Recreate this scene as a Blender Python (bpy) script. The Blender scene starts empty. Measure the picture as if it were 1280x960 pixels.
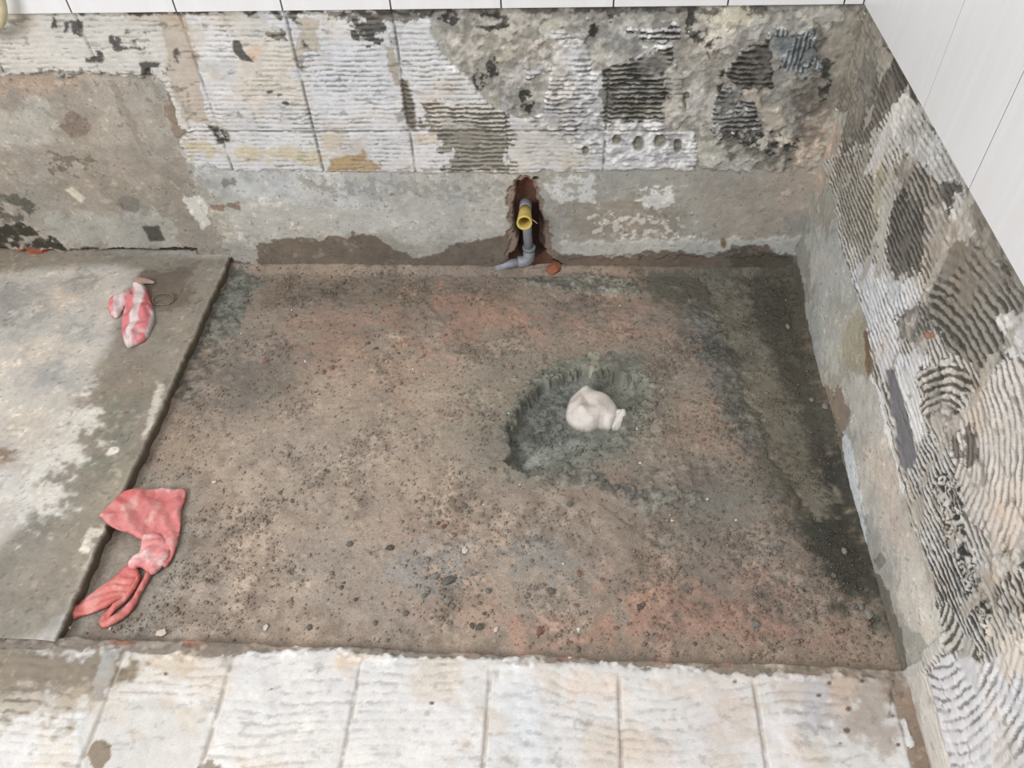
import bpy, bmesh, math, random
import numpy as np
from mathutils import Matrix, Vector

# ------------------------------------------------------------------ camera, world, light
SC = 1.25                                       # metres per fitted unit (wall tiles are 25 cm wide)
CAM = np.array([-.5249, -1.4546, 1.2198]) * SC
PITCH, YAW, ROLL, FPX = .8401, .0947, -.0521, 987.85
fw = np.array([-math.sin(YAW)*math.cos(PITCH), math.cos(YAW)*math.cos(PITCH), -math.sin(PITCH)])
r0 = np.array([math.cos(YAW), math.sin(YAW), 0.]); u0 = np.cross(r0, fw)
RT = math.cos(ROLL)*r0 + math.sin(ROLL)*u0
UP = -math.sin(ROLL)*r0 + math.cos(ROLL)*u0
scene = bpy.context.scene
col = scene.collection
cd = bpy.data.cameras.new('camera'); cam = bpy.data.objects.new('camera', cd); col.objects.link(cam)
cd.sensor_width = 36; cd.lens = FPX/1280*36; cd.clip_start = .02
cam.matrix_world = Matrix([[RT[0], UP[0], -fw[0], CAM[0]], [RT[1], UP[1], -fw[1], CAM[1]],
                           [RT[2], UP[2], -fw[2], CAM[2]], [0, 0, 0, 1]])
scene.camera = cam

world = bpy.data.worlds.new('world'); scene.world = world; world.use_nodes = True
bg = world.node_tree.nodes['Background']
bg.inputs[0].default_value = (1.0, .985, .97, 1); bg.inputs[1].default_value = .50

def area(name, loc, target, sx, sy, power, color):
    l = bpy.data.lights.new(name, 'AREA'); l.shape = 'RECTANGLE'; l.size = sx; l.size_y = sy
    l.energy = power; l.color = color
    o = bpy.data.objects.new(name, l); col.objects.link(o); o.location = loc
    o.rotation_euler = (Vector(target)-Vector(loc)).to_track_quat('-Z', 'Y').to_euler()
    return o
area('window_light', (-2.9, -3.0, 2.5), (-.9, -.7, 0), 1.6, 1.4, 95, (1, .985, .965))
area('ceiling_light', (-.9, -1.9, 2.9), (-.9, -.9, 0), 1.0, 1.0, 22, (1, .98, .95))
vs = scene.view_settings
vs.view_transform = 'Standard'; vs.look = 'None'; vs.exposure = 0.0; vs.gamma = 1.0; vs.use_curve_mapping = False

# ------------------------------------------------------------------ dimensions (metres)
H, H1, H2 = .6126*SC, .3646*SC, .2715*SC        # underside of the white tiles, mortar joint, mortar bottom
TW = .25                                        # tile width
XJ = (-1.4547+.0086)*SC                         # first tile joint on the back wall
W, D = 1.3335*SC, .945*SC                       # dug-out bed: width and depth
ZS = .038                                       # slab / screed height above the bed
YJ = .166*SC                                    # first joint on the right wall
PI = math.pi
rnd = random.Random(7)

# ------------------------------------------------------------------ maths helpers
def lin(c):
    c = np.asarray(c, float)/255
    return np.where(c <= .04045, c/12.92, ((c+.055)/1.055)**2.4)
def pg(c, k=.68):
    c = np.asarray(c, float); l = (c*np.array([.3, .59, .11])).sum(-1, keepdims=True); return lin(np.clip(l+(c-l)*k, 0, 255))
def sm(a, b, x):
    t = np.clip((x-a)/(b-a), 0, 1); return t*t*(3-2*t)
def hsh(ix, iy, s):
    n = (ix.astype(np.int64)*374761393 + iy.astype(np.int64)*668265263 + s*1442695041) & 0xffffffff
    n = ((n ^ (n >> 13))*1274126177) & 0xffffffff
    return ((n ^ (n >> 16)) & 0xffffff)/float(0xffffff)
def vn(x, y, s=0):
    ix, iy = np.floor(x), np.floor(y); fx, fy = x-ix, y-iy
    fx = fx*fx*(3-2*fx); fy = fy*fy*(3-2*fy)
    a, b = hsh(ix, iy, s), hsh(ix+1, iy, s); c, d = hsh(ix, iy+1, s), hsh(ix+1, iy+1, s)
    return (a+(b-a)*fx)*(1-fy)+(c+(d-c)*fx)*fy
def fbm(x, y, f, o=4, s=0, g=.5):
    x = np.asarray(x, float)*f; y = np.asarray(y, float)*f
    t = 0; a = 1; n = 0
    for k in range(o):
        t = t+a*(vn(x, y, s+k*17)*2-1); n += a; a *= g
        x, y = x*1.97+.31*y+7.3, y*2.03-.27*x*.5+3.1
    return t/n
def worley(x, y, f, s=0):
    x = x*f; y = y*f; ix, iy = np.floor(x), np.floor(y); best = np.full(x.shape, 9.)
    for i in (-1, 0, 1):
        for j in (-1, 0, 1):
            jx, jy = ix+i, iy+j
            d = (jx+hsh(jx, jy, s)-x)**2+(jy+hsh(jx, jy, s+5)-y)**2
            best = np.minimum(best, d)
    return np.sqrt(best)
def sdf(x, y, P):
    """signed distance to polygon, positive inside"""
    P = np.asarray(P, float); d = np.full(x.shape, 1e9); ins = np.zeros(x.shape, bool)
    for i in range(len(P)):
        a, b = P[i], P[(i+1) % len(P)]; ex, ey = b-a; wx, wy = x-a[0], y-a[1]
        t = np.clip((wx*ex+wy*ey)/(ex*ex+ey*ey+1e-15), 0, 1)
        d = np.minimum(d, (wx-ex*t)**2+(wy-ey*t)**2)
        c = ((a[1] <= y) & (b[1] > y)) | ((b[1] <= y) & (a[1] > y))
        if abs(ey) > 1e-12: ins ^= c & (x < a[0]+(y-a[1])*ex/ey)
    d = np.sqrt(d); return np.where(ins, d, -d)
def ray(px, py):
    return fw*FPX+RT*(px-640)+UP*(480-py)
def at(px, py, plane, v=0.):
    """point of the place that the photograph shows at px,py on plane y=v / x=v / z=v"""
    d = ray(px, py); k = {'x': 0, 'y': 1, 'z': 2}[plane]
    return CAM+d*((v-CAM[k])/d[k])
def EL(cx, cy, rx, ry, n=14):
    return [(cx+rx*math.cos(2*PI*i/n), cy+ry*math.sin(2*PI*i/n)) for i in range(n)]
def RC(x0, y0, x1, y1): return [(x0, y0), (x1, y0), (x1, y1), (x0, y1)]

# ------------------------------------------------------------------ materials
def nodes_of(name):
    m = bpy.data.materials.new(name); m.use_nodes = True
    nt = m.node_tree; return m, nt, nt.nodes['Principled BSDF']
def nn(nt, t, **kw):
    n = nt.nodes.new(t)
    for k, v in kw.items():
        if k.startswith('i_'): n.inputs[k[2:].replace('_', ' ')].default_value = v
        else: setattr(n, k, v)
    return n
def grained(name, rough=.9, scale=260, var=.16, bump=.35, dist=.0015, spec=.25):
    """stained surface: its own colour map (attribute Col) broken up by procedural grain and relief"""
    m, nt, b = nodes_of(name); L = nt.links.new
    at_ = nn(nt, 'ShaderNodeAttribute', attribute_name='Col'); tc = nn(nt, 'ShaderNodeTexCoord')
    n1 = nn(nt, 'ShaderNodeTexNoise', i_Scale=scale, i_Detail=6, i_Roughness=.65); L(tc.outputs['Object'], n1.inputs['Vector'])
    mr = nn(nt, 'ShaderNodeMapRange'); mr.inputs[1].default_value = .25; mr.inputs[2].default_value = .75
    mr.inputs[3].default_value = 1-var; mr.inputs[4].default_value = 1+var
    L(n1.outputs[0], mr.inputs[0])
    mx = nn(nt, 'ShaderNodeVectorMath', operation='SCALE'); L(at_.outputs['Color'], mx.inputs[0]); L(mr.outputs[0], mx.inputs['Scale'])
    L(mx.outputs[0], b.inputs['Base Color'])
    n2 = nn(nt, 'ShaderNodeTexNoise', i_Scale=scale*1.3, i_Detail=5, i_Roughness=.7); L(tc.outputs['Object'], n2.inputs['Vector'])
    bp = nn(nt, 'ShaderNodeBump', i_Strength=bump, i_Distance=dist); L(n2.outputs[0], bp.inputs['Height']); L(bp.outputs[0], b.inputs['Normal'])
    b.inputs['Roughness'].default_value = rough; b.inputs['Specular IOR Level'].default_value = spec
    return m
def simple(name, c, rough=.5, c2=None, scale=40, bump=0., stretch=(1, 1, 1), lo=.35, hi=.65, spec=.4):
    m, nt, b = nodes_of(name); L = nt.links.new
    tc = nn(nt, 'ShaderNodeTexCoord'); mp = nn(nt, 'ShaderNodeMapping'); mp.inputs['Scale'].default_value = stretch
    L(tc.outputs['Object'], mp.inputs[0])
    n = nn(nt, 'ShaderNodeTexNoise', i_Scale=scale, i_Detail=5, i_Roughness=.6); L(mp.outputs[0], n.inputs['Vector'])
    cr = nn(nt, 'ShaderNodeValToRGB'); cr.color_ramp.elements[0].position = lo; cr.color_ramp.elements[1].position = hi
    cr.color_ramp.elements[0].color = (*lin(c2 or c), 1); cr.color_ramp.elements[1].color = (*lin(c), 1)
    L(n.outputs[0], cr.inputs[0]); L(cr.outputs[0], b.inputs['Base Color'])
    if bump:
        bp = nn(nt, 'ShaderNodeBump', i_Strength=bump, i_Distance=.002); L(n.outputs[0], bp.inputs['Height']); L(bp.outputs[0], b.inputs['Normal'])
    b.inputs['Roughness'].default_value = rough; b.inputs['Specular IOR Level'].default_value = spec
    return m
M_PLASTER = grained('plaster', var=.2)
M_MORTAR = grained('thin_bed_mortar', rough=.85, scale=330, var=.12, bump=.3)
M_DIRT = grained('damp_earth', rough=.88, scale=330, var=.38, bump=.7, dist=.002)
M_CONC = grained('worn_concrete', rough=.8, scale=180, var=.12, bump=.25)
M_FILM = grained('plastic_film', rough=.45, scale=110, var=.10, bump=.6, dist=.004, spec=.45)
M_TILE = simple('glazed_tile', (228, 229, 232), .3, (224, 224, 225), 7, stretch=(9, 9, .6))
M_GROUT = simple('grout', (120, 118, 116), .9, (96, 94, 90), 60)
M_PVC = simple('grey_pvc', (150, 155, 165), .5, (126, 129, 134), 45)
M_YEL = simple('yellow_pvc', (222, 204, 120), .45, (196, 170, 95), 60)
M_WIRE = simple('dull_wire', (140, 132, 112), .5, (92, 84, 70), 90)
M_HOSE = simple('cream_hose', (214, 205, 172), .5, (196, 184, 150), 40)
M_BRICK = simple('broken_brick', (176, 116, 90), .95, (138, 82, 62), 90, bump=.6)

# ------------------------------------------------------------------ object helpers
def tag(o, label=None, cat=None, group=None, kind=None):
    for k, v in (('label', label), ('category', cat), ('group', group), ('kind', kind)):
        if v: o[k] = v
    return o
def mesh_np(name, V, F, C=None, mat=None, parent=None, smooth=True):
    me = bpy.data.meshes.new(name)
    V = np.asarray(V, np.float32); F = np.asarray(F, np.int32); k = F.shape[1]
    me.vertices.add(len(V)); me.vertices.foreach_set('co', V.ravel())
    me.loops.add(F.size); me.loops.foreach_set('vertex_index', F.ravel())
    me.polygons.add(len(F)); me.polygons.foreach_set('loop_start', np.arange(0, F.size, k, dtype=np.int32))
    me.polygons.foreach_set('loop_total', np.full(len(F), k, np.int32))
    me.update(calc_edges=True); me.validate()
    if smooth: me.polygons.foreach_set('use_smooth', np.ones(len(me.polygons), bool))
    if C is not None:
        ca = me.color_attributes.new('Col', 'FLOAT_COLOR', 'POINT')
        ca.data.foreach_set('color', np.concatenate([C, np.ones((len(C), 1))], 1).astype(np.float32).ravel())
    if mat: me.materials.append(mat)
    o = bpy.data.objects.new(name, me); col.objects.link(o)
    if parent: o.parent = parent
    return o
def boxes(L):
    V, F = [], []
    for (x0, x1, y0, y1, z0, z1) in L:
        n = len(V)
        V += [(x, y, z) for z in (z0, z1) for y in (y0, y1) for x in (x0, x1)]
        F += [[n+i for i in f] for f in ((0, 2, 3, 1), (4, 5, 7, 6), (0, 1, 5, 4), (2, 6, 7, 3), (0, 4, 6, 2), (1, 3, 7, 5))]
    return V, F
def bevel_box(name, size, bev, mat):
    bm = bmesh.new(); bmesh.ops.create_cube(bm, size=1); bmesh.ops.scale(bm, vec=size, verts=bm.verts)
    bmesh.ops.bevel(bm, geom=bm.edges[:], offset=bev, segments=1, affect='EDGES')
    me = bpy.data.meshes.new(name); bm.to_mesh(me); bm.free(); me.materials.append(mat); return me
def empty(name, loc):
    o = bpy.data.objects.new(name, None); col.objects.link(o); o.location = loc; o.empty_display_size = .05; return o
def tube_mesh(name, pts, rad, mat, parent=None, seg=16, caps=True, axis=None):
    """swept tube along pts; rad number or list; axis fixes the direction of every ring"""
    pts = [Vector(p) for p in pts]; n = len(pts); rad = rad if hasattr(rad, '__len__') else [rad]*n
    V, F = [], []; nrm = None
    for i, p in enumerate(pts):
        t = (pts[min(i+1, n-1)]-pts[max(i-1, 0)])
        if t.length < 1e-9: t = tprev
        t.normalize(); t = axis or t; tprev = t
        if nrm is None: nrm = t.orthogonal().normalized()
        nrm = (nrm-t*nrm.dot(t)).normalized(); bi = t.cross(nrm)
        for k in range(seg):
            a = 2*PI*k/seg; V.append(p+(nrm*math.cos(a)+bi*math.sin(a))*rad[i])
    for i in range(n-1):
        for k in range(seg):
            a, b = i*seg+k, i*seg+(k+1) % seg; F.append((a, b, b+seg, a+seg))
    if caps: F.append(tuple(range(seg-1, -1, -1))); F.append(tuple((n-1)*seg+k for k in range(seg)))
    me = bpy.data.meshes.new(name); me.from_pydata([tuple(v) for v in V], [], F); me.update()
    me.polygons.foreach_set('use_smooth', [len(p.vertices) == 4 for p in me.polygons]); me.materials.append(mat)
    o = bpy.data.objects.new(name, me); col.objects.link(o)
    if parent: o.parent = parent; o.matrix_parent_inverse = Matrix.Translation(parent.location).inverted()
    return o

# ------------------------------------------------------------------ relief surfaces (walls and ground)
class Relief:
    """a grid in metres on a wall or on the ground, with relief, stains, and a mortar coat of its own"""
    def __init__(s, plane, a0, a1, b0, b1, step, base, gain=1.):
        s.gain = gain
        s.plane = plane; s.step = step
        na, nb = int((a1-a0)/step)+1, int((b1-b0)/step)+1
        s.a = np.linspace(a0, a1, na); s.b = np.linspace(b0, b1, nb)
        s.A, s.B = np.meshgrid(s.a, s.b); sh = s.A.shape
        s.n1 = fbm(s.A, s.B, 18, 4, 3); s.n2 = fbm(s.A, s.B, 70, 3, 9); s.n3 = fbm(s.A, s.B, 6, 4, 21); s.n4 = fbm(s.A, s.B, 38, 6, 27, .62)
        z = lambda v: np.full(sh, float(v))
        s.F = {'h': z(0), 'base': np.ones(sh+(3,))*pg(base)*s.gain, 'M': z(0), 'w': z(.7), 'amp': z(.002), 'rough': z(0),
               'top': np.ones(sh+(3,))*lin((205, 205, 205)), 'gro': np.ones(sh+(3,))*lin((110, 105, 98)), 'ph': s.B/.0125}
    def uv(s, p):
        if s.plane == 'back': q = at(p[0], p[1], 'y'); return q[0], q[2]
        if s.plane == 'right': q = at(p[0], p[1], 'x'); return q[1], q[2]
        q = at(p[0], p[1], 'z', s.z); return q[0], q[1]
    z = 0.; grime = 1.; fleck = .5; scab = 1.; st = (.35, 1.6); stk = .42; smr = 1.; cbg = 1.; cpg = 1.
    def mask(s, poly, soft=.005, warp=.006, patch=0, pf=40, seed=0, world=False):
        P = np.array(poly if world else [s.uv(p) for p in poly]); pad = soft*2+warp*2+.004
        i0, i1 = np.searchsorted(s.a, [P[:, 0].min()-pad, P[:, 0].max()+pad]); j0, j1 = np.searchsorted(s.b, [P[:, 1].min()-pad, P[:, 1].max()+pad])
        sl = (slice(j0, j1), slice(i0, i1))
        if i1 <= i0 or j1 <= j0: return sl, None
        x, y = s.A[sl], s.B[sl]
        d = sdf(x, y, P)+warp*(s.n1[sl]*1.3+s.n2[sl]*.8+s.n4[sl]*1.8)
        m = sm(-soft, soft, d)
        if soft > .0045:
            e = np.minimum(1, 4*m*(1-m)); m = sm(.18, .82, m+1.1*s.n4[sl]*e) if soft < .02 else np.clip(m+.45*s.n4[sl]*e, 0, 1)
        if patch: m = m*sm(-.12, .12, fbm(x, y, pf, 5, 50+seed, .6)+(2*patch-1)*.42)
        return sl, m
    def paint(s, poly, soft=.005, warp=.006, op=1., patch=0, pf=40, seed=0, world=False, **kw):
        sl, m = s.mask(poly, soft, warp, patch, pf, seed, world)
        if m is None: return
        m = m*op
        for k, v in kw.items():
            f = s.F.get(k)
            if callable(v): v = v(s.A[sl], s.B[sl])
            if k in ('top', 'gro', 'base'): f[sl] += (pg(v)*s.gain-f[sl])*m[..., None]
            elif k == 'ph': f[sl] = np.where(m > .5, v, f[sl])
            elif k == 'dh': s.F['h'][sl] += v*m
            else: f[sl] += (v-f[sl])*m
    def dent(s, poly, depth, soft=.006, warp=.005, patch=0, pf=40, seed=0, world=False):
        sl, m = s.mask(poly, soft, warp, patch, pf, seed, world)
        if m is not None: s.F['h'][sl] -= depth*m
    def arcs(s, p1, p2, p3, per):
        (ax, ay), (bx, by), (cx, cy) = s.uv(p1), s.uv(p2), s.uv(p3)
        d = 2*(ax*(by-cy)+bx*(cy-ay)+cx*(ay-by))
        ux = ((ax*ax+ay*ay)*(by-cy)+(bx*bx+by*by)*(cy-ay)+(cx*cx+cy*cy)*(ay-by))/d
        uy = ((ax*ax+ay*ay)*(cx-bx)+(bx*bx+by*by)*(ax-cx)+(cx*cx+cy*cy)*(bx-ax))/d
        return lambda A, B: np.hypot(A-ux, B-uy)/per
    def lines(s, p1, p2, per):
        (ax, ay), (bx, by) = s.uv(p1), s.uv(p2); l = math.hypot(bx-ax, by-ay); nx, ny = -(by-ay)/l, (bx-ax)/l
        return lambda A, B: ((A-ax)*nx+(B-ay)*ny)/per
    def pos(s, h, A=None, B=None):
        A = s.A if A is None else A; B = s.B if B is None else B
        if s.plane == 'back': return np.stack([A, -h, B], -1)
        if s.plane == 'right': return np.stack([-h, A, B], -1)
        return np.stack([A, B, s.z+h], -1)
    def finish(s, fine=.0012, thick=.005, joints=None):
        F = s.F; A, B = s.A, s.B
        rg = F['rough']
        wl = worley(A, B, 55, 4); wl2 = worley(A+.3, B, 120, 8)
        lump = (.55-wl)*1.1+(.5-wl2)*.5+s.n2*.4
        F['h'] += fine*(s.n2*.7+s.n1)+rg*.005*lump
        f1, f2 = fbm(A, B, 95, 4, 131, .6), fbm(A, B, 48, 5, 137, .6)
        tone = 1+.12*s.n3+.16*s.n1+.22*s.n4+.16*f1
        dark = sm(.30, .55, f1+.35*s.n4); pale = sm(.30, .55, f2+.2*s.n3)
        hue = np.stack([1+.05*s.n3+.03*f2, 1+.005*s.n1, 1-.06*s.n3-.03*f2], -1)
        CB = F['base']*tone[..., None]*hue
        CB = CB*(1-.38*dark*s.grime)[..., None]; CB = CB+(CB*.45+.06)*(pale*s.fleck)[..., None]
        CB *= (1+rg*(.60*sm(-.3, .5, s.n2+.6*s.n1)-.30))[..., None]
        s.CB = np.clip(CB*s.cbg, .01, .9)
        ph = F['ph']+.42*fbm(A, B, 13, 3, 31)+.22*fbm(A, B, 48, 3, 33)
        wv = .5+.5*np.cos(2*PI*ph)
        wv = np.clip(wv+.34*s.n2+.30*fbm(A, B, 150, 3, 77), 0, 1)
        w = np.clip(F['w']+.34*fbm(A, B, 22, 5, 41, .6)+.14*s.n3, 0, 1.2)
        cov = sm(-.16, .16, wv-(1-w))
        fade = sm(-.30, .25, fbm(A, B, 15, 4, 43)+.2*s.n3); kw = sm(.58, .85, F['w'])
        cov = 1-(1-cov)*(1-kw*(1-fade)*.7)*(1-.12*kw)
        smear = sm(.16, .42, fbm(A, B, 11, 5, 171, .6))*s.smr; cov = cov+(.78-cov)*smear*.85
        CP = F['gro']+(F['top']-F['gro'])*cov[..., None]
        st = fbm(A*s.st[0], B*s.st[1], 60, 4, 151, .6)
        CP = CP*(1+.07*s.n3+.06*s.n1+.10*s.n4+.08*f1)[..., None]*(1+.5*(hue-1))
        warm = sm(.12, .42, fbm(A, B, 9, 5, 157, .6))
        CP = CP+(CP*np.array([.93, .86, .77])-CP)*(warm*.75)[..., None]
        CP *= (1-s.stk*sm(.34, .55, st+.25*s.n4))[..., None]
        CP = CP+(pg((110, 106, 98))-CP)*(sm(.40, .60, fbm(A, B, 26, 5, 163, .62))*.55*s.scab)[..., None]
        CP *= (1+rg*(.60*sm(-.3, .5, s.n2+.6*s.n1)-.30))[..., None]
        s.CP = np.clip(CP*s.cpg, .01, .88)
        F['amp'] = F['amp']*(.4+.6*fade)*(1-.7*smear)
        M = F['M']
        s.HP = F['h']-.0015+M*(thick+F['amp']*(np.minimum(1, wv*1.25)*.75+cov*.25)+.0012*s.n1)+rg*.001*lump
        if joints is not None:
            g, gc = joints
            s.HP -= g*.0045*M; s.CP = s.CP+(pg(gc)-s.CP)*(g*.75*sm(-.35, .1, s.n4+.4*s.n2))[..., None]
        s.M = M
    def faces(s):
        nb, na = s.A.shape; i = np.arange(nb*na).reshape(nb, na)
        q = np.stack([i[:-1, :-1], i[:-1, 1:], i[1:, 1:], i[1:, :-1]], -1)
        return q[..., ::-1] if s.plane == 'right' else q
    def emit(s, name, keep, h, C, mat, parent=None, extra=None):
        q = s.faces()[keep]
        if len(q) < 12: return None
        ids, inv = np.unique(q, return_inverse=True); q = inv.reshape(q.shape)
        V = s.pos(h).reshape(-1, 3)[ids]; Cc = C.reshape(-1, 3)[ids]
        if extra is not None:
            v2, f2 = extra; q = np.concatenate([q, np.array(f2)+len(V)]); V = np.concatenate([V, np.array(v2)])
            Cc = np.concatenate([Cc, np.ones((len(v2), 3))*lin((150, 146, 138))])
        return mesh_np(name, V, q, Cc, mat, parent)
    def cellmask(s, f, fn=np.min):
        return fn(np.stack([f[:-1, :-1], f[:-1, 1:], f[1:, 1:], f[1:, :-1]]), 0)
    def cell_ab(s):
        return .25*(s.A[:-1, :-1]+s.A[:-1, 1:]+s.A[1:, 1:]+s.A[1:, :-1]), .25*(s.B[:-1, :-1]+s.B[:-1, 1:]+s.B[1:, 1:]+s.B[1:, :-1])
def groove(x, joints, wd=.0035):
    g = np.zeros_like(x)
    for j in joints: g = np.maximum(g, 1-sm(wd*.4, wd*1.3, np.abs(x-j)))
    return g

# ================================================================== back wall
bw = Relief('back', -2.95, .012, -.07, H+.004, .0028, (160, 157, 147))
P = bw.paint; bw.cbg = 1.14
# recessed plaster at the left
rec = [(-250, 96), (0, 96), (60, 89), (130, 95), (190, 92), (214, 130), (228, 190), (255, 260), (292, 330), (-250, 335)]
P(rec, .012, .01, base=(152, 142, 128), dh=-.010)
P([(-250, 96), (60, 94), (110, 98), (90, 116), (0, 122), (-250, 130)], .012, .012, base=(164, 142, 122))
P([(-200, 135), (60, 132), (75, 165), (60, 182), (-200, 190)], .02, .02, base=(166, 160, 148))
P(EL(92, 158, 19, 17), .008, .014, base=(122, 103, 90), op=.85)
P([(100, 100), (190, 100), (200, 180), (130, 190)], .03, .03, base=(160, 152, 138), op=.7)
P([(205, 96), (228, 112), (240, 160), (222, 172), (208, 140)], .008, .008, base=(136, 117, 98), dh=.004)
P([(-200, 200), (70, 195), (230, 200), (250, 290), (100, 250), (-200, 250)], .03, .03, base=(136, 128, 114), op=.8, patch=.6, pf=12)
P([(60, 190), (130, 205), (120, 230), (60, 215)], .008, .01, base=(116, 104, 90), patch=.6)
P([(80, 240), (88, 236), (106, 250), (100, 256)], .004, .002, base=(188, 182, 160), dh=.001)
P([(60, 268), (210, 270), (225, 312), (60, 312)], .015, .015, base=(158, 154, 142))
P(EL(160, 258, 14, 8), .006, .006, base=(120, 114, 102))
P([(-200, 245), (30, 246), (48, 262), (20, 280), (-200, 290)], .012, .015, base=(96, 92, 80), patch=.7, pf=25)
P([(-200, 284), (35, 284), (52, 296), (78, 313), (-200, 318)], .01, .012, base=(62, 58, 47), patch=.85, pf=22)
P([(177, 286), (196, 285), (205, 303), (186, 306)], .004, .003, base=(84, 80, 69), dh=-.002)
P([(135, 108), (141, 105), (172, 165), (185, 195), (178, 198)], .008, .006, base=(124, 114, 100), op=.5)
# grey render band below the mortar
P([(228, 190), (480, 214), (600, 216), (640, 216), (640, 300), (300, 300), (262, 250)], .02, .02, base=(172, 172, 166))
P([(240, 205), (420, 214), (470, 240), (430, 262), (330, 250), (262, 235)], .012, .02, base=(182, 184, 182), patch=.7, pf=25)
P(EL(285, 232, 12, 12), .006, .01, base=(128, 128, 122), patch=.6)
P([(228, 250), (256, 246), (262, 284), (250, 290), (236, 268)], .005, .006, base=(186, 186, 180), dh=.002)
P([(262, 256), (300, 252), (300, 262), (268, 262)], .005, .006, base=(140, 118, 102))
P([(380, 222), (520, 225), (640, 225), (640, 250), (400, 245)], .015, .02, base=(150, 150, 145), patch=.55, pf=60)
P([(690, 250), (800, 246), (860, 262), (850, 296), (720, 300)], .015, .02, base=(148, 138, 123), op=.85)
P([(676, 222), (740, 222), (750, 250), (690, 256)], .008, .012, base=(192, 192, 188), patch=.7, pf=35, dh=.001)
P([(800, 236), (838, 234), (848, 262), (815, 268), (796, 252)], .005, .01, base=(206, 206, 202), patch=.75, pf=60, dh=.0015)
P([(740, 265), (850, 270), (860, 300), (740, 296)], .008, .012, base=(196, 192, 184), patch=.4, pf=70, dh=.001)
P([(860, 215), (1010, 214), (1000, 300), (900, 305)], .03, .02, base=(158, 150, 138))
P([(960, 215), (1012, 205), (1000, 262), (970, 262)], .02, .02, base=(164, 150, 137))
P([(700, 302), (1000, 296), (995, 318), (700, 322)], .008, .008, base=(176, 175, 168), dh=.003)
P(EL(904, 303, 4, 6), .004, .002, base=(120, 104, 66))
# rough lumps at the upper right, behind the missing beds
P([(535, 10), (1110, 4), (1020, 212), (860, 212), (760, 200), (640, 145), (570, 90)], .01, .01, base=(156, 153, 144), rough=.8)
P([(870, 165), (1010, 165), (1012, 212), (868, 212)], .008, .01, base=(138, 134, 124), rough=1.)
P([(990, 40), (1082, 8), (1022, 190), (985, 190)], .015, .015, base=(126, 120, 110), rough=.9)
P([(1000, 150), (1040, 130), (1012, 215), (990, 215)], .012, .012, base=(154, 142, 129))
P([(1040, 25), (1100, 5), (1075, 80), (1040, 140), (1025, 120)], .012, .012, base=(138, 132, 120), rough=.4)
for k, (x, y, rx, ry) in enumerate([(570, 48, 13, 14), (598, 40, 16, 9), (590, 58, 16, 9), (630, 40, 14, 11), (655, 20, 12, 9), (634, 70, 13, 13), (652, 90, 9, 18),
        (690, 35, 14, 13), (705, 80, 7, 16), (632, 120, 8, 22), (750, 60, 9, 16), (752, 112, 11, 16), (790, 40, 14, 12), (805, 25, 18, 8), (770, 75, 10, 8),
        (905, 45, 14, 22), (925, 22, 34, 10), (945, 35, 10, 12), (875, 90, 11, 16), (1003, 48, 8, 20), (868, 122, 9, 17), (890, 190, 17, 16), (925, 188, 12, 14),
        (952, 175, 12, 12), (880, 205, 20, 6), (1035, 20, 14, 8), (800, 55, 12, 9), (850, 100, 10, 22), (915, 205, 30, 8), (890, 140, 8, 26)]):
    P(EL(x, y, rx, ry), .006, .012, base=(180-(k*7) % 16, 177-(k*7) % 16, 165-(k*5) % 14), dh=.003, rough=.25, op=.85)
for x, y, rx, ry in [(612, 25, 22, 14), (600, 100, 12, 14), (655, 120, 9, 8), (560, 22, 12, 10), (615, 85, 8, 14), (660, 132, 10, 9), (770, 20, 10, 6), (742, 40, 8, 10), (868, 30, 16, 26), (893, 62, 8, 12), (1015, 70, 10, 30), (900, 100, 6, 30), (1030, 100, 10, 26)]:
    P(EL(x, y, rx, ry), .005, .008, base=(66, 66, 62), patch=.62, pf=60, rough=1.)
P([(960, 38), (1020, 42), (1024, 88), (975, 92)], .008, .01, base=(128, 138, 142), patch=.7, pf=50, rough=.8)
P([(925, 112), (950, 108), (956, 130), (985, 145), (992, 160), (962, 162), (945, 140), (928, 124)], .004, .006, base=(184, 174, 158), dh=.006, rough=.5)
P([(966, 164), (990, 168), (992, 180), (975, 182)], .004, .004, base=(180, 172, 158), dh=.005)
P([(885, 160), (960, 163), (1000, 172), (985, 200), (955, 192), (930, 185), (900, 176)], .006, .01, base=(74, 72, 67), patch=.5, pf=70, rough=1.)
# damp band above the earth
P([(150, 318), (240, 317), (318, 330), (326, 305), (350, 299), (430, 297), (441, 291), (470, 292), (495, 310), (520, 321), (545, 318), (562, 307), (600, 300), (625, 292),
   (648, 300), (680, 305), (694, 316), (760, 320), (800, 316), (850, 313), (880, 319), (925, 311), (935, 302), (962, 306), (975, 318), (1000, 330), (1000, 420), (150, 420)], .009, .007, base=(113, 100, 86))
P([(690, 322), (900, 318), (910, 360), (690, 360)], .01, .01, base=(118, 97, 82), op=.7)
P([(920, 305), (1000, 322), (1000, 360), (900, 360)], .015, .01, base=(86, 80, 66), op=.8)
P([(-250, 312), (100, 315), (245, 314), (245, 328), (100, 330), (-250, 330)], .004, .006, base=(72, 60, 48), dh=-.022, patch=.75, pf=12)
P([(18, 313), (60, 314), (62, 324), (18, 324)], .004, .004, base=(150, 72, 46), dh=.006)
P([(98, 312), (122, 311), (124, 320), (98, 322)], .004, .004, base=(86, 62, 48))
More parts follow.
